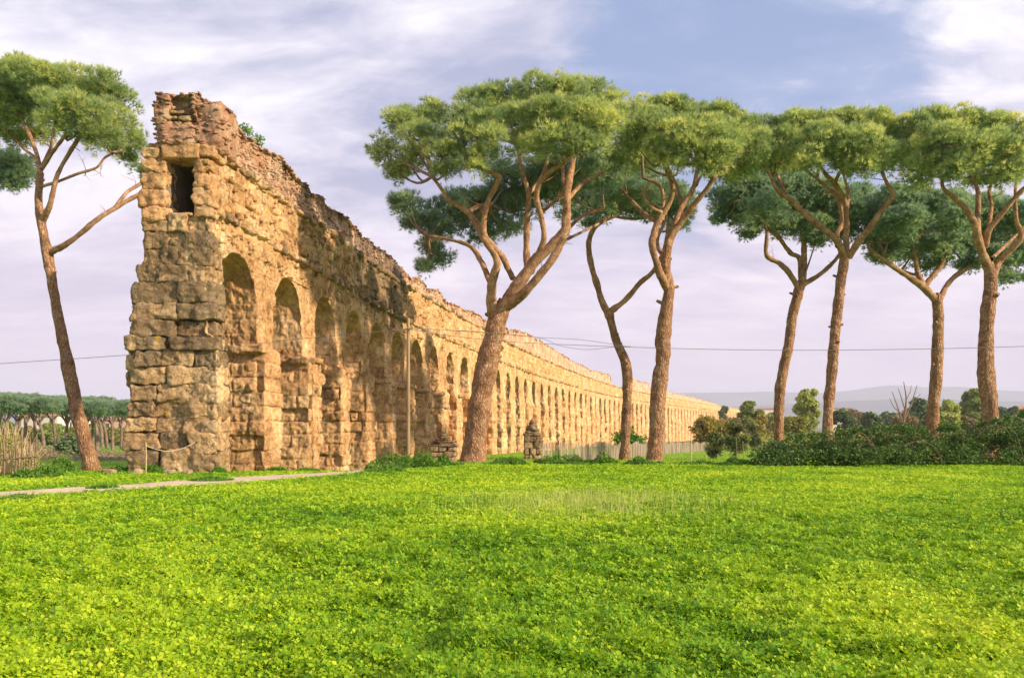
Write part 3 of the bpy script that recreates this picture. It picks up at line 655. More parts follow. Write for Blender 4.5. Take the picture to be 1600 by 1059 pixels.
# jambs, lintel
for (x0, x1, y0, y1) in [(219, 259, 246, 269), (216, 258, 269, 296), (215, 259, 296, 322), (221, 262, 322, 345), (300, 333, 246, 268), (299, 335, 268, 294), (300, 334, 294, 320), (301, 332, 320, 338)]:
    mb = MB(); sd_ += 1; front(x0, x1, y0, y1, mb, 14, rs.uniform(0.02, 0.12), 0.6, sd_, 0.06, 9, blk=rs.random() * .7 + .2, dark=rs.choice((0, .1))); mb.build('doorway_jamb', M['tufa'], aq)
mb = MB(); front(249, 311, 223, 247, mb, 16, 0.14, 0.5, 901, 0.035, 12, blk=.6, dark=.02); mb.build('lintel', M['tufa'], aq)
mb = CW; front(219, 250, 230, 246, mb, 12, 0.05, 0.5, 902, 0.05, 8, blk=.6, dark=.1); front(311, 337, 226, 246, mb, 12, 0.05, 0.5, 903, 0.05, 8, blk=.5, dark=.05)
front(228, 330, 222, 232, mb, 12, -0.25, 0.5, 904, 0.05, 8, blk=.5, dark=.15)
front(262, 300, 331, 336, mb, 10, 0.10, 0.6, 905, 0.02, 10, blk=.3, dark=.3)
CW.build('channel_wall', M['tufa'], aq)
# the water channel itself: a real passage behind the opening
k = DF / F; xa, xb = (257 - 800) * k, (302 - 800) * k; za, zb_ = CH + (HY - 336) * k, CH + (HY - 246) * k
mb = MB(); L = 9.0; nn = 30
rows = []
for i, yy in enumerate(np.linspace(0.15, L, nn)):
    dx = 0.085 * yy; ring = []
    for (q0, q1) in (((xa, za), (xb, za)), ((xb, za), (xb, zb_)), ((xb, zb_), (xa, zb_)), ((xa, zb_), (xa, za))):
        for uu in np.linspace(0, 1, 8, endpoint=False): ring.append((q0[0] + (q1[0] - q0[0]) * uu + dx, DF + yy, q0[1] + (q1[1] - q0[1]) * uu))
    rows.append(ring)
R = np.array(rows); R[..., 0] += 0.05 * vn(R, 2.0, 5); R[..., 2] += 0.04 * vn(R, 2.0, 6)
mb.add(R.reshape(-1, 3), gridf(nn, 32, True)[:, ::-1]); c = R[-1]; mb.add(np.vstack([c, c.mean(0)]), np.array([[i, (i + 1) % 32, 32] for i in range(32)]))
mb.build('water_channel', M['inside'], aq)
# end cap of channel wall round the passage: strips left, right, above and below
mb = MB()
def capgrid(x0, x1, z0, z1):
    nx = max(3, int(abs(x1 - x0) / 0.06)); nz = max(3, int(abs(z1 - z0) / 0.06)); gx_, gz_ = np.meshgrid(np.linspace(x0, x1, nx), np.linspace(z0, z1, nz))
    p = np.stack([gx_, np.full_like(gx_, DF + 0.10), gz_], -1); p[..., 1] -= 0.06 * fbm(p, 1.5, 4, 3)
    mb.add(p.reshape(-1, 3), gridf(nz, nx), blk=.5, dark=.1)
xL, xR = (224 - 800) * k, (326 - 800) * k; zu = float(ZUP[0])
capgrid(xL, xa, 7.0, zu); capgrid(xb, xR, 7.0, zu); capgrid(xa, xb, zb_, zu); capgrid(xa, xb, 7.0, za)
mb.build('end_wall', M['tufa'], aq)
# broken brick mass over the doorway
mb = BC
def crag(px0, px1, py0, py1, D0, D1, seed, rough=0.16, n=26, **at):
    k = D0 / F; X0, X1 = (px0 - 800) * k, (px1 - 800) * k; Z1, Z0 = CH + (HY - py0) * k, CH + (HY - py1) * k
    V, Fc = cube_t(n); p = V / (np.sum(np.abs(V) ** 7, 1) ** (1 / 7))[:, None]
    q = p * np.array([(X1 - X0) / 2, (D1 - D0) / 2, (Z1 - Z0) / 2]) + np.array([(X0 + X1) / 2, (D0 + D1) / 2, (Z0 + Z1) / 2])
    nn_ = p / np.linalg.norm(p, axis=1)[:, None]
    q = q + nn_ * (fbm(q + seed, 1.1, seed, 4)[:, None] * rough * 1.5 + fbm(q + seed, 4.5, seed + 1, 3)[:, None] * rough * 0.55)
    mb.add(q, Fc, blk=.5, **at)
    rr = np.random.default_rng(seed)
    for c in q[rr.integers(0, len(q), 130)]:
        C8, F8 = cube_t(1); P8 = (C8 * (1 + rr.uniform(-.25, .25, C8.shape))) * np.array((rr.uniform(.04, .12), rr.uniform(.03, .07), rr.uniform(.02, .035))); mb.add(P8 @ np.array(rot_axes(np.eye(3), rr.uniform(-.5, .5), rr.uniform(-.15, .15))) + c, F8, blk=rr.random(), dark=rr.uniform(-.1, .3))
crag(241, 306, 190, 228, DF - 0.12, DF + 1.5, 3, 0.13, dark=.1)
crag(243, 262, 146, 200, DF + 0.0, DF + 1.2, 4, 0.12, dark=0)
crag(250, 303, 146, 205, DF + 0.42, DF + 2.0, 5, 0.16, dark=0)
crag(297, 346, 151, 232, DF + 0.05, DF + 1.9, 6, 0.16, dark=0)
crag(292, 333, 196, 238, DF + 0.1, DF + 1.5, 7, 0.14, dark=.05)
mb.build('brick_crest', M['brick'], aq)
mb = MB(); 
for (x0, x1, y0, y1) in [(256, 275, 178, 186), (276, 297, 180, 188), (254, 268, 187, 195), (269, 284, 188, 196), (285, 298, 189, 197), (262, 290, 171, 178)]:
    sd_ += 1; front(x0, x1, y0, y1, mb, 7, -0.02, 0.3, sd_, 0.03, 6, blk=1.0, dark=0)
mb.build('rubble_core', M['monument'], aq)
# small monuments built against the foot of the arcade
def gable_ruin(name, label, px, pyb, D, wpx, hpx, seed, cap=True):
    base = P(px, pyb, D); base[2] = gz(base[0], base[1]); o = thing(name, label, 'ruin', tuple(base), 'ruined pillars before the arcade')
    k = D / F; w_, h_ = wpx * k, hpx * k; mb = MB(); rs = random.Random(seed); y = 0; n = 4
    ch = h_ * 0.62 / n
    for c in range(n):
        nb = 2 + c % 2
        for i in range(nb):
            stone(mb, (base[0] - w_ / 2 + w_ * (i + .5) / nb, base[1], base[2] - .1 + ch * (c + .5)), (w_ / nb / 2 * 1.04, w_ * .38, ch / 2 * 1.08), None, seed + c * 7 + i, 6, 0.045, 6, blk=rs.random(), dark=rs.choice((0, 0, .2)))
    mb.build('shaft', M['monument'], o)
    mb = MB()
    stone(mb, (base[0], base[1], base[2] - .1 + h_ * .65), (w_ * .54, w_ * .42, h_ * .035), None, seed + 60, 8, 0.04, 8, blk=.3, dark=.2); mb.build('ledge', M['monument'], o)
    mb = MB()
    for c in range(5):
        ww = w_ * (0.48 - 0.095 * c); stone(mb, (base[0] + rs.uniform(-.03, .03), base[1], base[2] - .1 + h_ * (.70 + .065 * c)), (ww, w_ * .36, h_ * .042), None, seed + 70 + c, 8, 0.07, 4, blk=rs.random(), dark=.2)
    mb.build('gable', M['monument'], o)
gable_ruin('ruined_pillar', 'narrow gabled masonry pillar standing where the paling fence begins', 832, 716, 62, 27, 64, 20)
gable_ruin('ruined_pillar', 'squat eroded masonry stump just left of the thickest pine trunk', 693, 715, 54, 42, 52, 40)
# ------------------------------------------------------------------ vegetation tools
def rand_dirs(n, rng):
    v = rng.normal(size=(n, 3)); return v / np.linalg.norm(v, axis=1)[:, None]
def needles(cent, outd, rng, per=10, ln=0.22, wd=0.018, spread=0.75):
    """tufts of needles; returns verts, tris, var"""
    n = len(cent); c = np.repeat(cent, per, 0); o = np.repeat(outd, per, 0)
    d = o + spread * rand_dirs(n * per, rng); d /= np.linalg.norm(d, axis=1)[:, None]
    L = ln * rng.uniform(0.7, 1.2, n * per)[:, None]
    sdv = np.cross(d, rand_dirs(n * per, rng)); sdv /= np.linalg.norm(sdv, axis=1)[:, None] + 1e-9
    a = c - sdv * wd / 2; b = c + sdv * wd / 2; t = c + d * L
    V = np.stack([a, b, t], 1).reshape(-1, 3); Fc = np.arange(len(V)).reshape(-1, 3)
    var = np.repeat(np.clip(rng.normal(0.5, 0.17, n), 0, 1), per)
    return V, Fc, np.repeat(var, 3)
def leaves(cent, rng, size=0.05, up=0.3, asp=0.6, vmean=0.5, vsd=0.2):
    n = len(cent); nn = rand_dirs(n, rng); nn[:, 2] = np.abs(nn[:, 2]) + up; nn /= np.linalg.norm(nn, axis=1)[:, None]
    u = np.cross(nn, rand_dirs(n, rng)); u /= np.linalg.norm(u, axis=1)[:, None] + 1e-9; v = np.cross(nn, u)
    s = (size * rng.uniform(0.6, 1.35, n))[:, None]
    V = np.stack([cent - u * s, cent + v * s * asp, cent + u * s, cent - v * s * asp], 1).reshape(-1, 3)
    return V, np.arange(len(V)).reshape(-1, 4), np.repeat(np.clip(rng.normal(vmean, vsd, n), 0, 1), 4)
def crown_pts(clumps, rng, subs=14, tufts=26, subr=0.30, under=0.45):
    """clumps rows: x,y,z,rx,ry,rz in metres. Returns tuft centres and outward directions"""
    C = []; O = []; subc = []; SH = []; global TONE
    for (x, y, z, rx, ry, rz) in clumps:
        R = (rx * ry * rz) ** (1 / 3.); ns_ = max(5, int(subs * (R / 1.3) ** 1.6))
        d = rand_dirs(ns_ * 2, rng); keep = (d[:, 2] > -0.15) | (rng.random(len(d)) < under); d = d[keep][:ns_]
        rr = rng.uniform(0.62, 1.0, len(d))[:, None]
        sc_ = np.array([x, y, z]) + d * rr * np.array([rx, ry, rz]); subc.append(np.column_stack([sc_, np.repeat([[x, y, z]], len(d), 0)]))
        r_ = subr * R * rng.uniform(0.75, 1.25, len(d)) + 0.14
        nt_ = np.maximum(6, (tufts * (r_ / 0.5) ** 1.6)).astype(int)
        tone = rng.normal(0, .20, len(d))
        for q in range(len(d)):
            e = rand_dirs(nt_[q], rng); e[:, 2] = np.where(rng.random(nt_[q]) < 0.55, np.abs(e[:, 2]), e[:, 2])
            SH.append(np.full(nt_[q], tone[q])); C.append(sc_[q] + e * (r_[q] * rng.uniform(0.45, 1.0, nt_[q]) ** 0.6 * np.where(rng.random(nt_[q]) < .12, 1.3, 1))[:, None] * np.array([1, 1, 0.78])); oo = e * 0.7 + d[q] * 0.45 + np.array([0, 0, 0.45]); O.append(oo / np.linalg.norm(oo, axis=1)[:, None])
    TONE = np.concatenate(SH)
    return np.concatenate(C), np.concatenate(O), np.concatenate(subc)
def pine(label, D, trunk, branches, clumps, seed, matk='needle', base_r=None, extra_back=True, dens=1.0, group='umbrella pines beside the aqueduct'):
    """trunk / branch rows: px, py, width px, depth offset.  clump rows: px, py, rx px, ry px, depth offset"""
    rng = np.random.default_rng(seed); k = D / F
    b0 = P(trunk[0][0], trunk[0][1], D); b0[2] = float(gz(b0[0], D)); root = thing('umbrella_pine', label, 'pine tree', tuple(b0), group)
    def conv(rows):
        out = []
        for (px, py, wpx, dz) in rows:
            p = P(px, py, D + dz); out.append([p[0], p[1], p[2], wpx / 2 * k * .86])
        return out
    tr = conv(trunk); tr[0][2] = b0[2] - 0.3
    q = smooth_pts(tr, 14); fl = np.exp(-np.maximum(q[:, 2] - b0[2], 0) / 0.35); mb = MB()
    knots = (1 + 0.10 * vn(q[:, :3] + seed, 1.3, seed)) * (0.9 if D == 40 else .94)
    tube(mb, q[:, :3], q[:, 3] * (1 + 0.22 * fl) * knots, 30, seed, 0.13)
    for _ in range(6):
        i_ = int(len(q) * rng.uniform(.35, .97)); c = q[i_, :3]; r_ = q[i_, 3]; a_ = rng.uniform(0, 6.28); dd = np.array([math.cos(a_), math.sin(a_), rng.uniform(.1, .7)]); L_ = r_ + rng.uniform(.05, .22)
        tube(mb, [c, c + dd * L_ * .8, c + dd * L_], [r_ * .32, r_ * .24, r_ * .18], 8, seed + _, .25)
    mb.build('trunk', M['bark'], root)
    for i, br in enumerate(branches):
        q = smooth_pts(conv(br), 9); mb = MB()
        q[:, 0] += 0.05 * vn(q[:, :3], 0.9, seed + i); q[:, 3] *= 1 + 0.12 * vn(q[:, :3] + 5, 1.4, seed + i)
        tube(mb, q[:, :3], np.maximum(q[:, 3], 0.02), 14, seed + i, 0.20)
        for _ in range(4):                # dead side twigs
            c = q[int(len(q) * rng.uniform(.35, .98)), :3]; dd = rng.normal(0, .35, 3) + np.array([0, 0, .2]); e_ = c + dd * rng.uniform(.6, 1.3)
            tube(mb, [c, (c + e_) / 2 + rng.normal(0, .05, 3), e_], [.022, .016, .006], 4, 0, 0, False); tube(mb, [(c + e_) / 2, (c + e_) / 2 + rng.normal(0, .2, 3)], [.012, .004], 4, 0, 0, False)
        mb.build('branch', M['limb'], root)
    cl = []
    for (px, py, rx, ry, dz) in clumps:
        p = P(px, py, D + dz); kk = (D + dz) / F; cl.append((p[0], p[1], p[2] - 5 * kk, rx * kk * .86, (rx * 0.5 + ry * 0.5) * kk * .9, ry * kk * .80))
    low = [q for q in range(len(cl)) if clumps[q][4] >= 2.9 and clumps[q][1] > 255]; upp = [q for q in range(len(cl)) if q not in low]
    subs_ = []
    for ids, mk in ((upp, matk), (low, 'needle_blue')):  # low rear clumps: crown shade put into the colour by darker blue-green needles
        if not ids: continue
        C, O, sub = crown_pts([cl[q] for q in ids], rng, int(32 * dens), 64, 0.37); tn = TONE; subs_.append(sub)
        ca = np.array([cl[q] for q in ids]); nf = 110 * len(ids); ci = rng.integers(0, len(ids), nf); e = rand_dirs(nf, rng)   # inner fill
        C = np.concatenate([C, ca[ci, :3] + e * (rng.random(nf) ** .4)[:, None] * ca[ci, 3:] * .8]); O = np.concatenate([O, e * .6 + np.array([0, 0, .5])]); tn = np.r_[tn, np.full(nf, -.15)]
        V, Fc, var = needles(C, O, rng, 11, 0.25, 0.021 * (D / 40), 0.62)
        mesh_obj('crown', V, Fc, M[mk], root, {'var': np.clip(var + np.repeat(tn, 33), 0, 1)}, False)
    sub = np.concatenate(subs_)
    # twigs reaching the sub-clumps
    mb = MB()
    ends = np.array([conv(b)[-1][:3] for b in branches] + [tr[-1][:3]])
    for j in range(0, len(sub)):
        if rng.random() < 0.55:
            a = sub[j, 3:]; b_ = sub[j, :3]; mid = (a + b_) / 2 + rng.normal(0, 0.12, 3)
            tube(mb, [a, mid, b_], [0.035, 0.025, 0.010], 4, 0, 0, False)
    for c_ in cl:                        # boughs linking each clump to the nearest limb end
        c_ = np.array(c_[:3]); e = ends[np.argmin(np.linalg.norm(ends - c_, axis=1))]
        m1 = e * 0.6 + c_ * 0.4 + np.array([0, 0, -0.25]) + rng.normal(0, 0.15, 3)
        tube(mb, smooth_pts([[*e, 0.07], [*m1, 0.055], [*c_, 0.03]], 4)[:, :3], np.linspace(0.08, 0.03, 9), 6, seed, 0.1, False)
    mb.build('twigs', M['twig'], root)
    return root
# ------------------------------------------------------------------ the umbrella pines
pine('leaning umbrella pine with an open asymmetric crown, left of the aqueduct end', 39,
     [(147, 740, 30, 0), (140, 715, 27, 0), (120, 640, 25, 0), (104, 560, 22, 0), (90, 490, 20, 0), (78, 420, 18, 0), (72, 385, 17, 0), (64, 345, 16, 0), (60, 310, 14, 0), (63, 270, 12, 0)],
     [[(78, 395, 11, 0), (110, 378, 10, -.5), (150, 345, 9, -.8), (180, 325, 8, -.6), (222, 302, 7, -.2), (262, 285, 6, .4)],
      [(180, 324, 6, -.6), (198, 300, 6, -.2), (222, 285, 5, .4), (250, 262, 4, 1)],
      [(68, 345, 10, 0), (78, 320, 9, -.6), (90, 272, 8, -1), (116, 225, 7, -1.2), (132, 205, 6, -1), (150, 186, 4, -1)],
      [(64, 292, 6, 0), (90, 284, 5, -.6), (120, 272, 5, -1), (150, 262, 4, -1), (165, 245, 4, -1), (190, 235, 3, -.8)],
      [(62, 272, 9, 0), (56, 240, 8, .3), (44, 205, 7, .5), (30, 175, 5, .8)],
      [(64, 265, 9, 0), (80, 232, 7, .6), (85, 200, 6, 1), (100, 160, 4, 1)],
      [(66, 262, 7, 0), (95, 222, 6, -1), (106, 205, 5, -1.5)],
      [(60, 250, 6, .2), (30, 225, 5, 1.5), (0, 200, 4, 2.5)]],
     [(15, 115, 42, 30, 0), (62, 118, 44, 32, -1), (110, 130, 40, 28, 0), (160, 130, 36, 26, -.5), (190, 152, 26, 26, 0), (120, 170, 44, 30, -2.5), (85, 168, 34, 34, -2.5), (45, 160, 34, 34, .5),
      (178, 185, 32, 34, -1), (160, 212, 30, 24, -1.8), (125, 200, 28, 20, -2.2), (15, 175, 34, 34, 1.5), (0, 140, 34, 40, 0), (-30, 130, 40, 36, 0), (60, 195, 28, 22, 3), (30, 215, 30, 18, 3), (180, 225, 22, 16, .5), (215, 222, 18, 22, 1), (200, 240, 20, 12, 1.5), (-20, 190, 36, 28, 2), (130, 150, 40, 26, 3), (80, 130, 40, 26, 3.5), (232, 268, 22, 14, 1.5)], 101)
pine('umbrella pine at the left frame edge, only its low crown edge showing', 44,
     [(-60, 742, 26, 0), (-62, 600, 23, 0), (-70, 480, 20, 0), (-80, 380, 16, 0), (-85, 330, 13, 0)],
     [[(-80, 360, 9, 0), (-50, 310, 7, 0), (0, 285, 5, 0), (20, 272, 4, 0)], [(-82, 340, 9, 0), (-110, 300, 7, 0), (-140, 270, 5, 0)]],
     [(22, 250, 30, 22, 0), (8, 280, 26, 20, 0), (35, 272, 24, 22, 0), (-20, 260, 40, 28, 0), (-70, 240, 46, 30, 0), (-120, 250, 46, 28, 0), (-40, 235, 36, 28, 3), (-90, 270, 40, 26, -3)], 102, 'needle_blue')
B = pine('thickest umbrella pine, leaning right with a broad many-limbed crown over the wall', 38,
     [(738, 724, 46, 0), (742, 690, 43, 0), (752, 620, 42, 0), (763, 560, 41, 0), (774, 515, 38, 0), (780, 492, 34, 0), (790, 470, 26, 0)],
     [[(774, 505, 20, 0), (768, 470, 18, -.3), (768, 440, 16, -.5), (776, 410, 14, -1), (760, 380, 12, -1.4), (742, 345, 11, -1.6), (722, 325, 9, -1.8), (700, 312, 7, -2), (688, 292, 6, -2.2), (676, 276, 5, -2.4)],
      [(768, 452, 11, -.3), (752, 410, 10, 0), (735, 385, 8, .5), (705, 375, 6, 1), (668, 368, 5, 1.5)],
      [(782, 490, 28, 0), (808, 450, 24, -.4), (835, 410, 20, -.7), (880, 365, 17, -1), (884, 340, 16, -1), (886, 300, 14, -1), (893, 262, 12, -.8), (900, 240, 9, -.4), (920, 225, 6, 0)],
      [(790, 478, 20, 0), (822, 455, 17, -1.2), (860, 410, 14, -1.8), (882, 372, 13, -2)],
      [(800, 462, 18, 0), (822, 430, 15, .3), (823, 390, 12, .3), (824, 340, 11, .1), (826, 305, 10, 0), (820, 280, 8, .2), (812, 250, 7, .4), (808, 225, 5, .6)],
      [(830, 425, 14, 0), (848, 380, 11, -1), (845, 340, 10, -1.4), (838, 305, 10, -1.8), (852, 275, 9, -2.2), (880, 255, 8, -2.5), (900, 235, 6, -2.6)],
      [(826, 305, 8, 0), (848, 275, 7, 1), (858, 240, 6, 1.5), (862, 220, 5, 1.5)],
      [(802, 435, 12, 0), (788, 405, 11, -.7), (770, 385, 11, -1.2), (756, 360, 10, -1.6), (762, 320, 9, -2), (776, 290, 9, -2.3), (780, 275, 8, -2.5), (760, 268, 6, -2.7), (742, 260, 4, -2.8)],
      [(836, 400, 9, .3), (880, 365, 8, 1.4), (910, 338, 6, 2.2), (945, 325, 4, 3)],
      [(840, 398, 8, .5), (890, 372, 6, 2), (940, 348, 5, 3.5), (970, 335, 3, 4)],
      [(886, 312, 8, -1), (912, 285, 7, 0), (945, 270, 5, 1)], [(890, 290, 6, -1), (870, 312, 6, 0), (850, 330, 5, 1)],
      [(754, 356, 6, -1.6), (735, 330, 8, .5), (765, 318, 7, 1.5)],
      [(886, 300, 9, -1), (878, 265, 7, .8), (885, 235, 6, 1.4)]],
     [(625, 195, 26, 30, -.5), (600, 230, 22, 26, 0), (615, 262, 28, 20, 0), (650, 180, 30, 24, 0), (675, 175, 28, 24, .5), (660, 215, 36, 28, -1.5), (690, 240, 36, 26, -2.6), (720, 205, 36, 34, -3), (745, 190, 40, 36, -2.8), (765, 225, 30, 36, -3.4),
      (735, 250, 44, 18, -3.4), (700, 262, 30, 12, -3), (640, 250, 34, 26, -.5), (745, 160, 40, 26, 0), (790, 150, 40, 24, 0), (850, 140, 46, 22, 0), (905, 142, 46, 22, 0), (950, 160, 36, 24, 0), (810, 190, 38, 36, -2), (850, 180, 44, 34, -3), (900, 175, 44, 36, -3.4), (935, 195, 34, 38, -3), (880, 215, 44, 26, -3.8), (850, 225, 36, 20, -3.6), (915, 225, 34, 16, -3.6), (965, 185, 24, 32, -1.5),
      (820, 220, 30, 26, -1), (780, 180, 40, 30, 2.5), (860, 170, 50, 30, 3), (930, 190, 44, 34, 3),
      (640, 315, 28, 22, 3), (665, 340, 30, 24, 3.4), (700, 325, 34, 28, 3.6), (735, 335, 34, 30, 4), (770, 320, 36, 36, 4.4), (810, 325, 36, 38, 4.6), (850, 300, 36, 34, 4.4), (885, 295, 34, 30, 3.6), (720, 305, 30, 20, 3.8), (690, 360, 30, 20, 3.4), (670, 385, 24, 16, 3.2), (662, 412, 20, 12, 3), (690, 400, 22, 14, 3.2), (640, 345, 22, 14, 3), (620, 310, 14, 10, 3), (790, 355, 36, 16, 4), (750, 365, 30, 14, 4), (840, 270, 40, 34, 3.4), (900, 260, 38, 34, 3), (790, 280, 34, 34, 4), (940, 280, 34, 30, 3.6)], 103)
pine('slender umbrella pine with a swan-necked trunk and a bare arching side limb', 50,
     [(975, 727, 20, 0), (977, 690, 19, 0), (980, 620, 19, 0), (978, 570, 18, 0), (962, 530, 16, 0), (952, 490, 15, 0)],
     [[(952, 495, 13, 0), (935, 455, 11, 0), (922, 400, 10, 0), (924, 365, 9, 0), (945, 342, 8, 0), (965, 330, 7, .4), (985, 300, 5, .8), (1010, 280, 3, 1)],
      [(952, 488, 12, 0), (975, 470, 10, 0), (1000, 442, 9, -.3), (1020, 424, 8, -.6), (1035, 395, 6, -.8), (1042, 360, 5, -.5), (1045, 330, 4, 0)],
      [(955, 338, 5, 0), (990, 342, 5, 1), (1025, 338, 3, 2)], [(965, 330, 5, 0), (955, 305, 4, -1), (948, 290, 3, -1.5)]],
     [(905, 300, 32, 24, 0), (945, 290, 34, 26, 0), (985, 285, 34, 26, 0), (1025, 295, 34, 26, 0), (930, 325, 34, 16, 0), (980, 325, 34, 16, 1), (1030, 330, 34, 18, 0), (1060, 310, 28, 30, 0), (1070, 335, 20, 20, 0), (1000, 260, 40, 24, 2), (950, 260, 40, 24, 2), (890, 330, 26, 12, 2), (920, 345, 18, 8, 0), (960, 300, 36, 24, -3), (1010, 305, 36, 22, -3), (980, 310, 34, 22, 4), (1055, 350, 22, 10, 2)], 104, 'needle_blue')
pine('stout knobbly umbrella pine whose limbs fan out in front of the swan-necked one', 40,
     [(1021, 726, 31, 0), (1025, 690, 29, 0), (1028, 620, 30, 0), (1036, 560, 29, 0), (1036, 530, 31, 0), (1042, 480, 25, 0), (1046, 450, 23, 0), (1040, 420, 20, 0), (1044, 385, 15, 0)],
     [[(1042, 452, 16, 0), (1030, 425, 13, -.6), (1018, 385, 13, -1), (1022, 365, 12, -1), (1030, 345, 11, -1), (1046, 315, 9, -1.2), (1050, 290, 8, -1.4), (1040, 265, 7, -1.6), (1035, 250, 5, -1.6)],
      [(1043, 400, 16, 0), (1048, 370, 15, .2), (1062, 350, 13, 0), (1085, 320, 11, -.5), (1105, 295, 9, -.9), (1120, 272, 7, -1.2), (1140, 258, 5, -1)],
      [(1052, 362, 11, .2), (1062, 330, 10, .6), (1080, 300, 9, 1), (1088, 270, 7, 1), (1090, 255, 5, 1)],
      [(1028, 348, 9, -1), (1005, 332, 8, .2), (985, 312, 6, 1), (975, 300, 4, 1.5)],
      [(1040, 335, 7, -1), (1012, 320, 5, -1.6), (1004, 290, 4, -1.8)],
      [(1034, 345, 7, -1), (1036, 310, 6, -.5), (1030, 290, 5, -.2), (1005, 278, 4, 0)],
      [(1045, 405, 10, .3), (1030, 390, 8, 1.4), (1028, 370, 7, 2), (1040, 340, 6, 2.4), (1020, 318, 5, 2.8)],
      [(1066, 340, 7, .6), (1060, 300, 6, 1.6), (1050, 275, 4, 2)], [(1088, 290, 6, 1), (1100, 265, 5, 1.6), (1108, 255, 4, 2)]],
     [(1000, 170, 34, 22, 0), (1040, 172, 40, 22, 0), (1085, 178, 40, 22, 0), (1125, 185, 40, 24, 0), (1165, 198, 36, 26, 0), (1010, 200, 36, 34, -2), (1050, 205, 34, 36, -3), (1060, 235, 26, 30, -3.4), (1035, 230, 24, 22, -3), (1100, 210, 36, 36, -3.2), (1120, 235, 34, 32, -3.4), (1105, 250, 24, 20, -3.2), (1135, 215, 26, 34, -2.6), (1170, 230, 28, 32, -.5), (990, 215, 26, 30, -1), (1030, 195, 44, 30, 3), (1090, 205, 48, 32, 3.4), (1150, 215, 40, 36, 3), (1160, 255, 34, 24, 1), (1130, 262, 30, 22, 2.5), (970, 240, 30, 26, 2), (1000, 250, 34, 22, 3), (1060, 250, 30, 16, 3.4)], 105)
pine('umbrella pine with an elbow-bent left limb and a low dark crown, behind the bramble hedge', 52,
     [(1216, 700, 19, 0), (1217, 650, 19, 0), (1220, 600, 20, 0), (1232, 540, 18, 0), (1238, 495, 18, 0), (1248, 455, 20, 0), (1252, 440, 17, 0)],
     [[(1248, 452, 12, 0), (1235, 430, 10, -.3), (1218, 412, 9, -.5), (1200, 402, 9, -.6), (1196, 392, 8, -.6), (1198, 365, 6, -.6), (1195, 345, 4, -.4)],
      [(1252, 445, 12, 0), (1250, 405, 9, .3), (1235, 395, 8, .4), (1215, 370, 8, 0), (1190, 345, 7, -.4), (1165, 325, 5, -.8), (1150, 312, 3, -1)],
      [(1254, 445, 14, 0), (1256, 400, 11, .2), (1254, 365, 10, .3), (1246, 335, 8, .4), (1228, 310, 6, .6)],
      [(1254, 445, 12, 0), (1280, 430, 8, .3), (1300, 412, 7, .6), (1315, 392, 6, 1), (1325, 370, 4, 1.4)],
      [(1246, 340, 6, .4), (1258, 315, 5, 1), (1262, 300, 3, 1.4)]],
     [(1130, 310, 30, 22, 0), (1165, 290, 38, 28, -1), (1200, 280, 40, 28, 0), (1150, 335, 32, 20, 0), (1190, 345, 34, 20, 1), (1230, 350, 34, 22, 0), (1270, 350, 34, 24, 0), (1240, 290, 40, 28, -1), (1285, 300, 40, 30, 0), (1320, 320, 34, 32, 0), (1345, 345, 26, 24, 0), (1310, 360, 30, 18, 1), (1200, 320, 40, 26, -3), (1250, 325, 40, 26, 3), (1300, 335, 36, 26, 3.5), (1180, 310, 40, 26, 4), (1275, 372, 24, 12, 0), (1170, 362, 18, 9, 0), (1220, 265, 44, 22, 3), (1350, 310, 34, 26, 2), (1122, 340, 16, 10, 0)], 106, 'needle_blue')
pine('tall straight umbrella pine forking into three smooth limbs above the bramble hedge', 42,
     [(1291, 690, 20, 0), (1294, 640, 19, 0), (1300, 580, 19, 0), (1305, 520, 19, 0), (1311, 460, 18, 0), (1318, 415, 17, 0), (1320, 398, 16, 0)],
     [[(1318, 405, 13, 0), (1310, 380, 12, -.5), (1285, 358, 11, -.9), (1255, 332, 10, -1.2), (1235, 312, 9, -1.4), (1215, 298, 7, -1.5), (1200, 270, 5, -1.5), (1192, 255, 4, -1.5)],
      [(1321, 402, 13, 0), (1322, 370, 11, -.3), (1322, 330, 10, -.6), (1318, 310, 9, -.9), (1305, 290, 9, -1.3), (1290, 272, 7, -1.6), (1272, 250, 5, -1.8)],
      [(1325, 402, 13, 0), (1345, 372, 11, -.7), (1370, 340, 10, -1.2), (1396, 305, 9, -1.7), (1388, 290, 7, -1.8), (1378, 270, 5, -1.8)],
      [(1310, 385, 11, 0), (1308, 365, 10, .8), (1316, 345, 9, 1.2), (1310, 310, 8, 1.6), (1290, 290, 6, 1.8), (1275, 278, 5, 2)],
      [(1303, 290, 6, -1.2), (1312, 270, 6, -1.7), (1330, 250, 4, -2)], [(1322, 325, 7, .3), (1325, 300, 6, 1), (1318, 272, 4, 1.4)],
      [(1232, 312, 5, -1.3), (1222, 290, 5, -.7), (1212, 268, 4, 0)]],
     [(1205, 205, 36, 26, 0), (1240, 195, 36, 24, 0), (1280, 192, 38, 22, 0), (1320, 190, 38, 22, 0), (1360, 190, 38, 22, 0), (1395, 200, 30, 26, 0), (1270, 225, 28, 32, -3), (1265, 250, 22, 24, -3.2), (1295, 215, 34, 34, -2.6), (1330, 225, 34, 36, -3), (1362, 230, 32, 38, -3.4), (1350, 260, 26, 22, -3.4), (1310, 250, 26, 16, -2.6), (1385, 245, 24, 30, -2), (1225, 230, 34, 34, -.5), (1200, 245, 30, 30, 1), (1240, 250, 34, 24, 2), (1300, 220, 46, 32, 3), (1355, 225, 44, 32, 3), (1410, 235, 28, 30, 1), (1235, 215, 44, 30, 3)], 107)
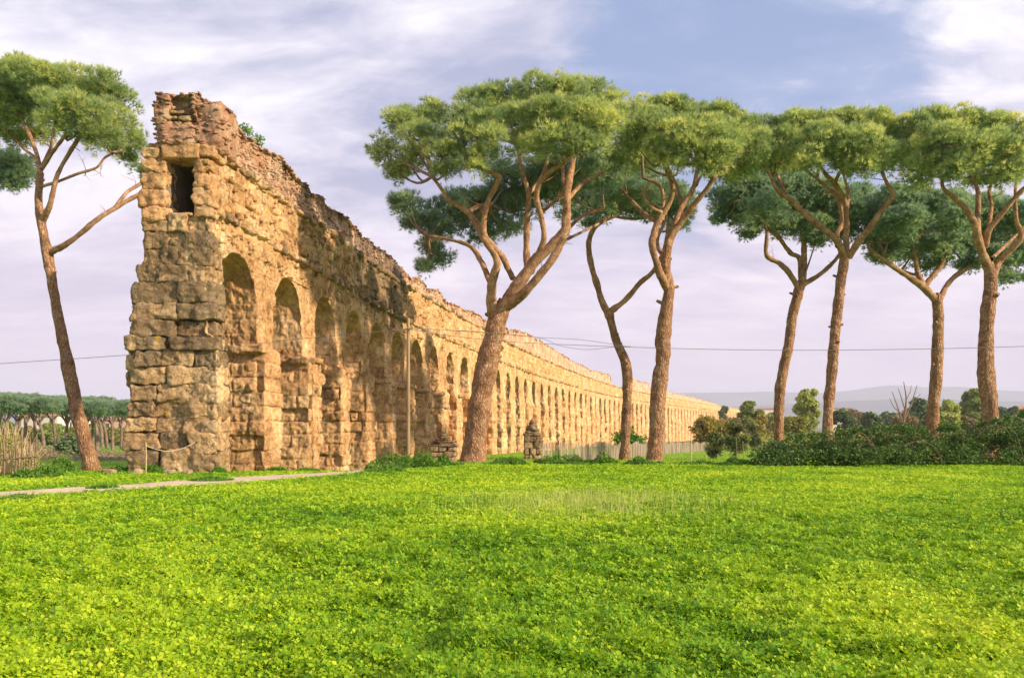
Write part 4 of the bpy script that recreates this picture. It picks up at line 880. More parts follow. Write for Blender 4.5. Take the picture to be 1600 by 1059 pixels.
pine('umbrella pine with a wide candelabra of low limbs behind the hedge, low dark crown', 52,
     [(1456, 690, 22, 0), (1458, 640, 22, 0), (1463, 590, 21, 0), (1465, 540, 20, 0), (1466, 500, 20, 0), (1464, 468, 19, 0), (1460, 462, 17, 0)],
     [[(1462, 470, 14, 0), (1445, 450, 13, -.3), (1415, 430, 10, -.6), (1385, 410, 8, -.9), (1362, 392, 7, -1), (1356, 380, 4, -1), (1370, 378, 3, -1)],
      [(1378, 405, 5, -.8), (1388, 375, 4, -.6), (1385, 360, 4, -.4), (1370, 352, 3, 0)],
      [(1442, 446, 11, 0), (1434, 425, 9, 0), (1430, 390, 8, 0), (1438, 360, 8, 0), (1440, 345, 6, 0)],
      [(1430, 385, 6, 0), (1420, 365, 5, .3), (1398, 352, 4, .8)],
      [(1445, 446, 10, 0), (1462, 425, 9, .2), (1475, 405, 8, .3), (1468, 375, 8, .3), (1470, 355, 5, .3)],
      [(1466, 472, 12, 0), (1480, 445, 10, .3), (1502, 425, 9, .5), (1530, 408, 8, .8), (1560, 395, 6, 1.2), (1585, 372, 4, 1.6)],
      [(1440, 432, 6, .5), (1425, 428, 5, 1.4), (1408, 422, 4, 2)]],
     [(1365, 330, 30, 26, 0), (1400, 315, 38, 28, -1), (1440, 310, 40, 30, -1), (1365, 370, 30, 22, 0), (1395, 385, 30, 22, 0), (1375, 400, 20, 14, 0), (1430, 385, 36, 24, 1), (1480, 380, 38, 26, 0), (1525, 385, 38, 26, 1), (1560, 400, 34, 22, 0), (1595, 395, 34, 28, 0), (1480, 320, 40, 28, -1), (1520, 325, 40, 28, 0), (1560, 330, 40, 30, 0), (1600, 340, 36, 32, 0), (1635, 370, 34, 30, 0), (1440, 350, 44, 28, 3), (1500, 350, 48, 28, 3.6), (1560, 360, 48, 30, 3), (1410, 345, 40, 28, -3), (1460, 410, 30, 12, 1), (1510, 410, 30, 10, 1), (1580, 430, 26, 12, 0), (1620, 425, 26, 14, 0), (1495, 335, 26, 26, -3)], 108, 'needle_blue')
pine('knotty umbrella pine nearest the right edge, its forked limbs reaching past the frame', 41,
     [(1547, 690, 34, 0), (1547, 650, 31, 0), (1541, 580, 29, 0), (1541, 520, 28, 0), (1545, 475, 26, 0), (1548, 440, 23, 0), (1544, 410, 19, 0)],
     [[(1545, 418, 17, 0), (1530, 380, 14, -.5), (1525, 355, 12, -.8), (1512, 330, 10, -1), (1490, 308, 9, -1.3), (1474, 294, 7, -1.5), (1472, 275, 4, -1.6)],
      [(1530, 375, 12, -.5), (1527, 340, 10, .2), (1528, 300, 8, .6), (1520, 280, 6, .8), (1510, 265, 4, 1)],
      [(1538, 385, 13, 0), (1545, 360, 12, -.6), (1565, 335, 10, -1), (1590, 305, 9, -1.4), (1612, 285, 7, -1.6), (1630, 260, 5, -1.6)],
      [(1550, 435, 14, 0), (1562, 410, 12, .3), (1580, 390, 11, 0), (1596, 370, 9, -.3), (1588, 340, 8, -.5), (1586, 300, 6, -.5), (1590, 270, 4, -.3)],
      [(1545, 355, 8, .6), (1550, 325, 7, 1.5), (1545, 300, 6, 2), (1555, 275, 4, 2)],
      [(1548, 405, 8, .3), (1575, 380, 6, 1.6), (1605, 350, 4, 2.4)]],
     [(1425, 195, 30, 24, 0), (1460, 185, 34, 20, 0), (1500, 185, 36, 22, 0), (1540, 192, 36, 22, 0), (1580, 200, 34, 24, 0), (1620, 210, 34, 26, 0), (1460, 215, 34, 34, -2), (1485, 225, 34, 36, -3), (1510, 235, 34, 38, -3.4), (1490, 265, 26, 20, -3.4), (1455, 250, 26, 24, -2.4), (1545, 235, 34, 36, -3), (1590, 240, 34, 36, -3.2), (1580, 265, 28, 22, -3.4), (1430, 240, 26, 30, 0), (1440, 270, 30, 22, 1.5), (1625, 250, 34, 34, -2), (1660, 230, 36, 34, 0), (1480, 225, 46, 32, 3), (1540, 230, 48, 32, 3.4), (1600, 235, 46, 34, 3), (1535, 275, 30, 14, 2), (1425, 215, 30, 28, 2.5), (1410, 225, 18, 28, 1), (1398, 210, 18, 22, 2.0)], 109)
# ------------------------------------------------------------------ distant pine grove on the left (copies of one pine, each its own thing)
def small_pine(seed, tall):
    rng = np.random.default_rng(seed); root = thing('umbrella_pine', 'x', 'pine tree', (0, 0, 0), 'umbrella pines of the distant grove')
    mb = MB(); lean = rng.normal(0, 0.5); q = smooth_pts([[0, 0, -0.4, 0.36], [lean * .4, 0, tall * .35, 0.28], [lean, 0.1, tall * .62, 0.2]], 6); tube(mb, q[:, :3], q[:, 3], 8, seed, 0.15); mb.build('trunk', M['pale_bark'], root)
    mb = MB(); cl = []
    for i in range(8):
        a = i * 0.8 + rng.uniform(-.3, .3); r = rng.uniform(1.2, 2.7); e = np.array([lean + r * math.cos(a), r * math.sin(a), tall * (.86 - .018 * r * r / 1.5)])
        q = smooth_pts([[lean * .9, 0.1, tall * rng.uniform(.5, .6), 0.15], [lean + r * .35 * math.cos(a), r * .35 * math.sin(a), tall * .66, 0.11], [*e, 0.06]], 4); tube(mb, q[:, :3], q[:, 3], 6, seed, 0.1, False)
        cl.append((e[0], e[1], e[2] + .35, 1.35, 1.35, .75))
    for i in range(6): 
        a = i * 1.05; cl.append((lean + 1.5 * math.cos(a), 1.5 * math.sin(a), tall * .93, 1.6, 1.6, .8))
    mb.build('limbs', M['pale_bark'], root)
    C, O, sub = crown_pts(cl, rng, 26, 20, 0.42, 0.25)
    V, Fc, var = needles(C, O, rng, 5, 0.36, 0.11, 0.7); mesh_obj('crown', V, Fc, M['needle_blue'], root, {'var': var}, False)
    return root
def copy_tree(o, parent=None):
    c = o.copy(); sc.collection.objects.link(c); c.parent = parent
    for ch in list(o.children): copy_tree(ch, c)
    return c
grove_pos = [(8, 116), (38, 132), (70, 120), (104, 128), (128, 142), (152, 126), (176, 134), (198, 120), (20, 150), (55, 158), (88, 152), (118, 166), (145, 155), (168, 160), (190, 150), (210, 140), (-20, 124), (-45, 140), (30, 172), (100, 180), (160, 178), (0, 136)]
order = sorted(range(len(grove_pos)), key=lambda i: grove_pos[i][0])
ordn = ['out-of-frame', 'second', 'third', 'fourth', 'fifth', 'sixth', 'seventh', 'eighth', 'ninth', 'tenth', 'eleventh', 'twelfth', 'thirteenth', 'fourteenth', 'fifteenth', 'sixteenth', 'seventeenth', 'eighteenth', 'nineteenth', 'twentieth', 'twenty-first', 'last']
protos = [small_pine(200 + i, 9.2) for i in range(3)]
used = [0, 0, 0]
for rank, gi in enumerate(order):
    px, D = grove_pos[gi]; which = gi % 3
    if used[which]: t_ = copy_tree(protos[which])
    else: t_ = protos[which]; used[which] = 1
    X = (px - 800) / F * D; g = float(gz(X, D)); t_.location = (X, D, g)
    topz = CH + (HY - (611 + 15 * h3(gi, 2, 3) + (6 if D > 145 else 0))) / F * D; s_ = (topz - g) / 9.9
    t_.scale = (s_, s_, s_); t_.rotation_euler = (0, 0, gi * 1.7)
    row = 'front' if D < 137 else 'back'
    t_['label'] = 'small pine in the distant grove, %s row, %s from the left' % (row, ordn[rank] if rank else 'first')
# ------------------------------------------------------------------ shrubs and broadleaf trees
def clump_tree(name, label, cat, px, pyb, D, wpx, hpx, matk, seed, trunk=0.25, size=None, group=None, n=10, dens=1.0, shape='round', sparse=1.0):
    n = int(n * 1.7)
    rng = np.random.default_rng(seed); b = P(px, pyb, D); b[2] = float(gz(b[0], D)); k = D / F; w_, ztop = wpx * k, CH + (HY - (pyb - hpx)) * k
    h_ = max(0.3, ztop - b[2]); root = thing(name, label, cat, tuple(b), group)
    if trunk > 0:
        mb = MB(); r0 = max(0.04, w_ * .045)
        tube(mb, smooth_pts([[b[0], b[1], b[2] - .1, r0], [b[0] + rng.normal(0, .02) * w_, b[1], b[2] + h_ * trunk, r0 * .8], [b[0] + rng.normal(0, .05) * w_, b[1], b[2] + h_ * .75, r0 * .35]], 4)[:, :3], np.linspace(r0, r0 * .4, 9), 7, seed, .1)
        for i in range(6):
            a = i * 1.1 + rng.random(); p0 = np.array([b[0], b[1], b[2] + h_ * max(trunk, .2)]); p1 = p0 + np.array([math.cos(a) * w_ * .3, math.sin(a) * w_ * .3, h_ * .35])
            tube(mb, [p0, (p0 + p1) / 2 + rng.normal(0, .03, 3) * w_, p1], [r0 * .5, r0 * .35, r0 * .15], 5, seed, 0, False)
        mb.build('trunk', M['twig'], root)
    cl = []
    zlo = b[2] + h_ * trunk; hh = h_ - h_ * trunk
    for i in range(n):
        a = rng.random() * 2 * np.pi; v = rng.random()
        prof = {'round': math.sin(math.pi * (0.12 + .80 * v)), 'cone': (1 - v) ** .7 * .9 + .1, 'column': 0.8, 'low': math.sqrt(max(0, 1 - v * v))}[shape]
        rr = w_ * 0.5 * prof * rng.random() ** .5 * 0.85; q = w_ * rng.uniform(.10, .22)
        cl.append((b[0] + rr * math.cos(a), b[1] + rr * math.sin(a), zlo + hh * (.10 + .80 * v), q, q, min(q, hh * .22)))
    C, O, sub = crown_pts(cl, rng, int(14 * dens), 22, 0.4, 0.8)
    if sparse < 1: C = C[rng.random(len(C)) < sparse]
    scale = (w_ / 4.0)
    # crown_pts is tuned for big clumps: add filler inside
    m_ = int(900 * dens * sparse); ci = rng.integers(0, len(cl), m_); ca = np.array(cl)[ci]; C = np.concatenate([C, ca[:, :3] + rand_dirs(m_, rng) * (rng.random(m_) ** .4)[:, None] * ca[:, 3:]])
    V, Fc, var = leaves(C, rng, size or max(0.05, 1.3 * k), 0.2, .7); mesh_obj('crown', V, Fc, M[matk], root, {'var': var}, False)
    return root
G1 = 'shrubs on the park lawn'
clump_tree('shrub', 'dark clipped oval shrub on the lawn, shorter than the shrub beside it', 'shrub', 1119, 714, 66, 38, 42, 'olive', 1, .05, .09, G1, 12, 1.6)
clump_tree('shrub', 'tall dark egg-shaped shrub on the lawn just left of the bramble hedge end', 'shrub', 1149, 717, 62, 44, 60, 'olive', 2, .05, .09, G1, 14, 2)
clump_tree('shrub', 'small blue-green shrub on the far lawn beside the yellow-leaved bush', 'shrub', 1180, 692, 120, 24, 32, 'olive', 3, .1, .15, G1, 10, 1.2)
clump_tree('shrub', 'bright green leafy bush behind the fence, showing both sides of the slender trunk', 'bush', 984, 697, 84, 54, 30, 'weed', 4, .1, .12, G1, 14, 2)
clump_tree('tree', 'yellow autumn tree in front of the far end of the aqueduct', 'tree', 1105, 694, 135, 54, 42, 'yellowleaf', 5, .2, .2, 'far trees', 12, 2, sparse=.7)
clump_tree('tree', 'golden yellow bushy tree beside the far aqueduct, right of the other yellow tree', 'tree', 1128, 690, 140, 34, 34, 'yellowleaf', 6, .2, .2, 'far trees', 12, 1.6, sparse=.8)
clump_tree('tree', 'brown thinly leaved tree against the far aqueduct behind the yellow trees', 'tree', 1144, 690, 150, 36, 40, 'dryleaf', 7, .2, .22, 'far trees', 12, 1.4, sparse=.5)
clump_tree('tree', 'olive green round tree where the aqueduct ends on the horizon', 'tree', 1172, 690, 190, 42, 66, 'midgreen', 8, .2, .3, 'far trees', 14, 2)
clump_tree('tree', 'orange and green low tree under the olive round tree', 'tree', 1188, 692, 150, 40, 44, 'yellowleaf', 9, .15, .22, 'far trees', 12, 1.8)
clump_tree('tree', 'thin brown brushwood between the two left trunks behind the hedge', 'tree', 1238, 690, 150, 56, 40, 'bigbrush', 10, .15, .24, 'far trees', 14, 2, sparse=.7)
clump_tree('tree', 'tall pale green tree between the elbow-limbed pine and the tall straight pine', 'tree', 1263, 694, 170, 48, 94, 'palegreen', 11, .25, .3, 'far trees', 16, 2.6, 'column')
clump_tree('tree', 'dark round evergreen tree just right of the tall straight pine trunk', 'tree', 1316, 690, 190, 34, 52, 'evergreen', 12, .3, .3, 'far trees', 14, 2)
clump_tree('tree', 'smaller dark round evergreen in the gap right of the straight pine', 'tree', 1363, 690, 170, 36, 44, 'evergreen', 13, .2, .3, 'far trees', 14, 2)
clump_tree('tree', 'reddish brown twiggy shrub under the bare tree', 'tree', 1408, 690, 160, 44, 48, 'dryleaf', 14, .1, .25, 'far trees', 14, 2, sparse=.6)
clump_tree('tree', 'dark blue-green flat-topped tree left of the candelabra pine trunk', 'tree', 1436, 690, 220, 34, 66, 'evergreen', 15, .3, .34, 'far trees', 14, 2)
clump_tree('tree', 'yellow-green round tree right of the candelabra pine trunk', 'tree', 1481, 690, 150, 44, 64, 'palegreen', 16, .2, .25, 'far trees', 16, 2.4)
clump_tree('tree', 'slim dark conical tree before the far houses', 'tree', 1503, 690, 260, 18, 62, 'evergreen', 17, .1, .4, 'far trees', 12, 1.4, 'cone')
clump_tree('tree', 'tall blue-green spreading tree left of the knotty pine trunk', 'tree', 1523, 692, 200, 44, 82, 'midgreen', 18, .3, .32, 'far trees', 16, 2.4)
clump_tree('tree', 'pale thin brush at the foot of the blue-green spreading tree', 'tree', 1512, 690, 150, 34, 40, 'dryleaf', 19, .2, .24, 'far trees', 12, 2, sparse=.5)
clump_tree('tree', 'small dark tree between the rose houses at the right edge', 'tree', 1581, 690, 300, 22, 58, 'evergreen', 20, .4, .42, 'far trees', 12, 1.6)
clump_tree('tree', 'small dark bushy tree poking above the far end of the aqueduct', 'tree', 1131, 690, 420, 14, 58, 'evergreen', 36, .4, .6, 'far trees', 10, 1.2)
clump_tree('shrub', 'dark green round bush under the distant grove, left of the leaning trunk', 'bush', 109, 706, 88, 44, 26, 'evergreen', 21, .0, .13, 'bushes at the grove', 14, 2, 'low')
# a rough belt of far trees along the plain, one thing each
rs = random.Random(77)
names_ = ['pale', 'grey-green', 'olive', 'brownish', 'dull green', 'blue-green']
belt = [(1215, 'tree band behind the elbow-limbed pine'), (1335, 'between the two dark round evergreens'), (1388, 'left of the bare tree'), (1425, 'right of the bare tree'), (1543, 'behind the knotty pine trunk'), (1565, 'just right of the knotty pine trunk'), (1595, 'at the right edge of the picture'), (1630, 'beyond the right edge')]
for i, (px, wh) in enumerate(belt):
    clump_tree('tree', '%s far tree %s' % (names_[i % 6], wh), 'tree', px, 690, 230 + 40 * (i % 3), 44, 44 + 6 * (i % 2), ('midgreen', 'dryleaf', 'evergreen')[i % 3], 60 + i, .15, .42, 'far trees', 14, 1.6, 'low')
rng = np.random.default_rng(91); n = 60000; px = rng.uniform(1060, 1760, n); D = rng.uniform(120, 260, n); X = (px - 800) / F * D
hs_ = (1.6 + 2.6 * np.clip(fbm(np.stack([X, D, X * 0], -1), .07, 6, 3) + .35, 0, 1)) * ss(1060, 1190, px) + .3; Cc = np.stack([X, D, gz(X, D) + hs_ * rng.random(n) ** .7], -1)
for mk, lo, hi, lab in (('bigbrush', -1, 0, 'distant olive and straw coloured scrub across the plain on the right'), ('dryleaf', 0, 1, 'distant brown scrub across the plain on the right')):
    f_ = fbm(np.stack([X, D, X * 0 + 9], -1), .05, 16, 2); k_ = (f_ > lo) & (f_ <= hi); V, Fc, var = leaves(Cc[k_], rng, .26, .2, .7); tag(mesh_obj('scrub', V, Fc, M[mk], None, {'var': var}, False), lab, 'scrub', kind='stuff')
n = 26000; px = rng.uniform(-90, 215, n); D = rng.uniform(72, 112, n); X = (px - 800) / F * D; hs_ = np.clip(fbm(np.stack([X, D, X * 0], -1), .16, 61, 3) * 2.2 + .35, .0, 1.7) * (1 - .6 * ss(60, 120, px)) + .05
V, Fc, var = leaves(np.stack([X, D, gz(X, D) + hs_ * rng.random(n) ** .7], -1), rng, .11, .2, .7); tag(mesh_obj('scrub', V, Fc, M['dryleaf'], None, {'var': var}, False), 'low brown and reddish scrub before the distant pine grove', 'scrub', kind='stuff')
# bare tree
b = P(1413, 690, 130); b[2] = float(gz(b[0], 130)); bt = thing('bare_tree', 'leafless tree with thin forked branches rising over the hedge', 'tree', tuple(b), 'far trees'); mb = MB()
for rows in ([(1413, 690, 5), (1412, 660, 4), (1416, 625, 2.4), (1412, 596, 1)], [(1412, 665, 3), (1404, 640, 2), (1394, 612, 1)], [(1413, 655, 3), (1424, 630, 2), (1433, 602, 1)], [(1414, 640, 2), (1408, 620, 1.4), (1403, 606, .8)], [(1404, 642, 1.6), (1396, 635, 1.2), (1390, 622, .8)], [(1422, 634, 1.4), (1430, 626, 1), (1438, 615, .7)], [(1415, 626, 1.4), (1422, 612, 1), (1424, 602, .7)]):
    q = smooth_pts([[*P(a, c, 130), w_ / 2 * .1] for a, c, w_ in rows], 5); tube(mb, q[:, :3], q[:, 3], 6, 0, 0, False)
mb.build('branches', M['twig'], bt)
# far houses
def house(label, px, py0, wpx, hpx, D, wall, roofh, seed):
    k = D / F; x, z0 = (px - 800) * k, CH + (HY - py0) * k; g = float(gz(x, D)); root = thing('house', label, 'house', (x, D, g), 'far houses')
    w_, h_ = wpx * k, hpx * k; zt_ = z0 + h_; dp = w_ * .6
    V = np.array([(x + a * w_ / 2, D + dp / 2 + b_ * dp / 2, c) for c in (g - 1, zt_) for a, b_ in ((-1, -1), (1, -1), (1, 1), (-1, 1))])
    mesh_obj('wall', V, np.array([[0, 1, 5, 4], [1, 2, 6, 5], [2, 3, 7, 6], [3, 0, 4, 7]]), M[wall], root, None, False)
    r_ = roofh * k; e = 1.06
    V = np.array([(x - w_ / 2 * e, D - .6, zt_), (x + w_ / 2 * e, D - .6, zt_), (x + w_ / 2 * e, D + dp + .6, zt_), (x - w_ / 2 * e, D + dp + .6, zt_), (x - w_ / 2 * .7, D + dp / 2, zt_ + r_), (x + w_ / 2 * .7, D + dp / 2, zt_ + r_)])
    mesh_obj('roof', V, [np.array([[0, 1, 5, 4], [2, 3, 4, 5], [0, 3, 2, 1]]), np.array([[1, 2, 5], [3, 0, 4]])], M['tile'], root, None, False)
    nw = max(2, int(w_ / 4)); fl = max(1, int((zt_ - z0) / 3.2))
    for r in range(fl):
        for c in range(nw):
            cx = x - w_ / 2 + w_ * (c + .5) / nw; cz = z0 + (r + .5) * (zt_ - z0) / fl; V = np.array([(cx + a * .6, D - .05 - .0, cz + b_ * .8) for a, b_ in ((-1, -1), (1, -1), (1, 1), (-1, 1))]); V2_ = V + np.array([0, .2, 0])
            mesh_obj('window', np.vstack([V, V2_]), np.array([[0, 1, 2, 3], [0, 4, 5, 1], [1, 5, 6, 2], [2, 6, 7, 3], [3, 7, 4, 0]]), M['glassdark'], root, None, False)
house('rose house with a clay roof just right of the knotty pine trunk', 1569, 655, 22, 13, 420, 'pink', 5, 1)
house('rose house with a clay roof cut by the right edge of the picture', 1598, 655, 26, 16, 400, 'pink', 5, 2)
house('pale house showing between the yellow-green tree and the knotty pine', 1508, 655, 14, 14, 450, 'plaster', 4, 3)
house('long low pale building between the two left pine trunks behind the hedge', 1318, 655, 34, 17, 480, 'plaster', 2, 4)
house('long low pale building left of the elbow-limbed pine trunk', 1200, 655, 30, 16, 500, 'plaster', 2, 5)
house('pale block of flats seen through the distant grove', 60, 690, 60, 40, 300, 'plaster', 6, 6)
house('pale house seen between grove trunks, right of the leaning pine', 178, 690, 40, 34, 320, 'pink', 5, 7)
house('white low house seen between grove trunks, left of the leaning pine', 118, 690, 34, 36, 330, 'plaster', 5, 8)
# far low hill of trees behind the grove
for i, px in enumerate((-30, 10, 45, 80, 112, 150, 185, 215)):
    clump_tree('tree', 'dark background tree behind the pine grove, %s from the left' % ['outermost', 'first', 'second', 'third', 'fourth', 'fifth', 'sixth', 'seventh'][i], 'tree', px, 700, 215 + 12 * (i % 3), 44, 30 + 8 * (i % 2), ('bigbrush', 'midgreen')[i % 2], 90 + i, .1, .42, 'trees behind the grove', 14, 1.6, 'low')
# ------------------------------------------------------------------ bramble hedge (right)
rng = np.random.default_rng(55)
hx = np.array([1185, 1240, 1300, 1360, 1400, 1440, 1500, 1540, 1600, 1750]); hh_ = np.array([712, 690, 683, 679, 676, 676, 672, 668, 655, 650])
hb = thing('bramble_hedge', 'long tangled dark bramble hedge at the far edge of the clover field', 'hedge', (15, 32.3, 0)); cl = []
for i in range(250):
    px = rng.uniform(1186, 1740); D = rng.uniform(31.2, 34.2); edge = ss(1180, 1230, px)
    ht = CH + (HY - (np.interp(px, hx, hh_) + rng.uniform(-13, 2))) / F * 32 ; X = (px - 800) / F * D
    fr_ = 1 - 0.35 * abs(D - 32.7) / 1.5
    v = rng.random() ** .45; r = rng.uniform(.22, .42); cl.append((X, D, max(0.12, (ht - r * .5) * v * fr_), r * 1.3, r * 1.1, r * .8))
for i in range(110):
    px = rng.uniform(1188, 1740); D = rng.uniform(31.0, 32.6); cl.append(((px - 800) / F * D, D, rng.uniform(.1, .45), .42, .36, .26))
for i in range(60):
    px = rng.uniform(1192, 1740); D = rng.uniform(32.2, 33.4); ht = CH + (HY - (np.interp(px, hx, hh_) + 6)) / F * 32; cl.append(((px - 800) / F * D, D, ht - .25, .4, .4, .25))
for i in range(80):
    px = rng.uniform(1192, 1740); D = rng.uniform(31.2, 33.6); ht = CH + (HY - np.interp(px, hx, hh_)) / F * 32 + rng.uniform(0, .22); cl.append(((px - 800) / F * D, D, ht, .13, .13, .13))
C, O, sub = crown_pts(cl, rng, 40, 44, 0.42, 0.9)
fillc = np.array(cl)[rng.integers(0, len(cl), 26000)]; C = np.concatenate([C, fillc[:, :3] + rand_dirs(26000, rng) * (rng.random(26000) ** .33)[:, None] * fillc[:, 3:]])
C = C[C[:, 2] > -0.05]
V, Fc, var = leaves(C, rng, 0.045, 0.3, .75, .48, .24); mesh_obj('leaves', V, Fc, M['bramble'], hb, {'var': var}, False)
mb = MB()
for i in range(30):
    px = rng.uniform(1190, 1720); D = rng.uniform(31.2, 33); X = (px - 800) / F * D; ht = CH + (HY - (np.interp(px, hx, hh_))) / F * 32; dx = rng.normal(0, .7); h_ = ht * rng.uniform(.6, 1.08)
    q = smooth_pts([[X, D, 0, .012], [X + dx * .4, D - .1, h_ * .8, .010], [X + dx, D - .25, h_, .008], [X + dx * 1.7, D - .45, h_ * .7, .005]], 5); tube(mb, q[:, :3], q[:, 3], 4, 0, 0, False)
mb.build('canes', M['twig'], hb)
# ------------------------------------------------------------------ weeds at the foot of the wall and pines
def weed_patch(name, label, px, py, D, wpx, hpx, matk, seed, n=2600, size=.05, cat='weeds', group='weedy clumps', blades=False):
    rng = np.random.default_rng(seed); k = D / F; x0 = (px - 800) * k; g0 = float(gz(x0, D)); root = None
    a = rng.random(n) * 2 * np.pi; r = rng.random(n) ** .5; wpx = wpx * 1.35; X = x0 + np.cos(a) * r * wpx / 2 * k; Y = D + np.sin(a) * r * min(wpx / 2 * k, 0.7)
    g = gz(X, Y); hm = hpx * k * np.sqrt(np.maximum(1 - r ** 2, 0)) * np.clip(0.55 + .75 * vn(np.stack([X, Y, X * 0], -1), 2.2, seed), .12, 1.2)
    Z = g + hm * rng.random(n) ** .5
    V, Fc, var = leaves(np.stack([X, Y, Z], -1), rng, size, .4, .65)
    if blades:
        n = n // 6; X, Y, g, hm = X[:n], Y[:n], g[:n], hm[:n]; Fc2 = None
        p = np.stack([X, Y, g - .02], -1); sdv = rand_dirs(n, rng) * .012; tp = np.stack([X, Y, g + hm * 1.4], -1) + rng.normal(0, .06, (n, 3))
        V2 = np.stack([p - sdv, p + sdv, tp], 1).reshape(-1, 3); mb = MB(); mb.add(V, Fc, var=var); mb.add(V2, np.arange(len(V2)).reshape(-1, 3), var=np.repeat(rng.random(n), 3)); o = mb.build(name, M[matk], None, False, (x0, D, g0))
    else: o = mesh_obj(name, V, Fc, M[matk], None, {'var': var}, False, (x0, D, g0))
    return tag(o, label, cat, group)
for i, a in enumerate([
    (240, 730, 27.6, 34, 18, 'dark green weed tuft at the foot of the end pier, under its left half'),
    (344, 733, 28.0, 16, 16, 'small weed tuft at the right foot of the end pier'),
    (430, 733, 31.5, 26, 14, 'low weed tuft at the foot of the second pier'),
    (480, 736, 31.0, 30, 9, 'flat weed tuft where the path meets the third pier'),
    (610, 738, 31.5, 60, 24, 'dense weeds on the bank under the utility pole, left half'),
    (662, 738, 32.0, 60, 30, 'tallest leafy weeds on the bank left of the thickest pine'),
    (700, 738, 33.0, 40, 18, 'weeds touching the left foot of the thickest pine trunk'),
    (600, 746, 27.5, 50, 10, 'grey-green low weeds in front of the bank'),
    (790, 735, 33.0, 60, 12, 'low grass tuft right of the thickest pine trunk'),
    (880, 735, 34.0, 70, 20, 'dark weeds in front of the start of the paling fence'),
    (935, 736, 34.0, 50, 22, 'dark leafy weeds left of the slender pine trunk'),
    (1000, 737, 33.0, 44, 13, 'broad silvery weeds at the foot of the stout knobbly pine'),
    (1070, 737, 33.5, 80, 9, 'low dark grass right of the stout knobbly pine'),
    (1150, 735, 32.5, 60, 12, 'dark weeds before the left end of the bramble hedge'),
    (60, 748, 25.0, 60, 22, 'yellow-green weeds under the dry thicket'),
    (75, 745, 28.0, 70, 30, 'bright leafy weeds right of the dry thicket'),
    (160, 762, 20.5, 34, 9, 'small dark weed tuft on the near edge of the path'),
    (200, 740, 29.0, 60, 12, 'short green weeds between the leaning pine and the end pier'),
    (10, 786, 17.5, 70, 10, 'green weeds below the path at the left edge'),
    (330, 752, 23.5, 50, 6, 'low weeds along the path edge before the aqueduct')]):
    weed_patch('weeds', a[5], a[0], a[1], a[2], a[3], a[4], 'weed', 300 + i, 2600, .045, blades=True)
# plants growing on the brick crest
for i, (px, py, s, label) in enumerate([(383, 192, 7.6, 'tiny bush sprouting from the brick crest near the front'), (401, 206, 9.0, 'smaller sprig on the brick crest behind the tiny bush')]):
    rng = np.random.default_rng(i + 5); c = W(4.2 + 1.2 * i, 0.55, CH + ZC * 1.535 + .05); C = c + rand_dirs(260, rng) * (rng.random(260) ** .5)[:, None] * np.array([.3, .35, .28]) + np.array([0, 0, .15])
    V, Fc, var = leaves(C, rng, .05, .3, .6); tag(mesh_obj('wall_plant', V, Fc, M['weed'], None, {'var': var}, False, tuple(float(v) for v in c)), label, 'plant', 'plants on the wall top')
# dry thicket on the left
hb = thing('dry_thicket', 'tangle of dry yellow brushwood stems at the left edge before the grove', 'thicket', (-15.5, 27, 0)); mb = MB(); rng = np.random.default_rng(8)
for i in range(230):
    px = rng.uniform(-40, 58); D = rng.uniform(25.5, 29); p = P(px, 745, D); g = float(gz(p[0], D)); h_ = rng.uniform(.5, 1.7) * (1 if px < 40 else .7); dx = rng.normal(0, .25)
    tube(mb, smooth_pts([[p[0], D, g - .05, .014], [p[0] + dx * .3, D, g + h_ * .5, .011], [p[0] + dx, D + rng.normal(0, .15), g + h_, .005]], 4)[:, :3], np.linspace(.014, .005, 9), 4, 0, 0, False)
mb.build('stems', M['stake'], hb)
mb = MB()
for i, px in enumerate((6, 24, 33, 45, 54, -10, -24)):
    p = P(px, 745, 25.4); g = float(gz(p[0], p[1])); tube(mb, [(p[0], p[1], g - .1), (p[0] + .03, p[1], g + .6), (p[0] - .02 + .02 * i, p[1], g + 1.15 + .1 * (i % 3))], .028, 6, i, .1)
a_, b_ = P(-40, 716, 25.35), P(58, 713, 25.35); tube(mb, [a_, (a_ + b_) / 2 + np.array([0, 0, -.05]), b_], .02, 6, 3, .1); mb.build('stake_rail', M['twig'], hb)
n = 5200; px = rng.uniform(-50, 62, n); D = rng.uniform(25.5, 29, n); X = (px - 800) / F * D; g = gz(X, D); V, Fc, var = leaves(np.stack([X, D, g + rng.random(n) ** .8 * 1.25 * (1 - .5 * (px > 35))], -1), rng, .04, .2, .5); mesh_obj('dry_leaves', V, Fc, M['bigbrush'], hb, {'var': var}, False)
# loose stones
for i, (px, py, D, w_, lab) in enumerate([(170, 738, 27.2, .20, 'pale fallen stone in the grass by the leaning pine'), (265, 731, 26.6, .15, 'pale fallen stone under the end pier'), (292, 731, 26.5, .16, 'pale broken stone right of the rope post'), (217, 737, 26.9, .13, 'small pale stone left of the rope post')]):
    mb = MB(); X = (px - 800) / F * D; g = float(gz(X, D)); stone(mb, (X, D, g + .05), (w_, .15, .09), None, 700 + i, 8, .03, 4, blk=.9, dark=0); tag(mb.build('stone', M['monument'], None, True, (X, D, g)), lab, 'stone', 'fallen stones')
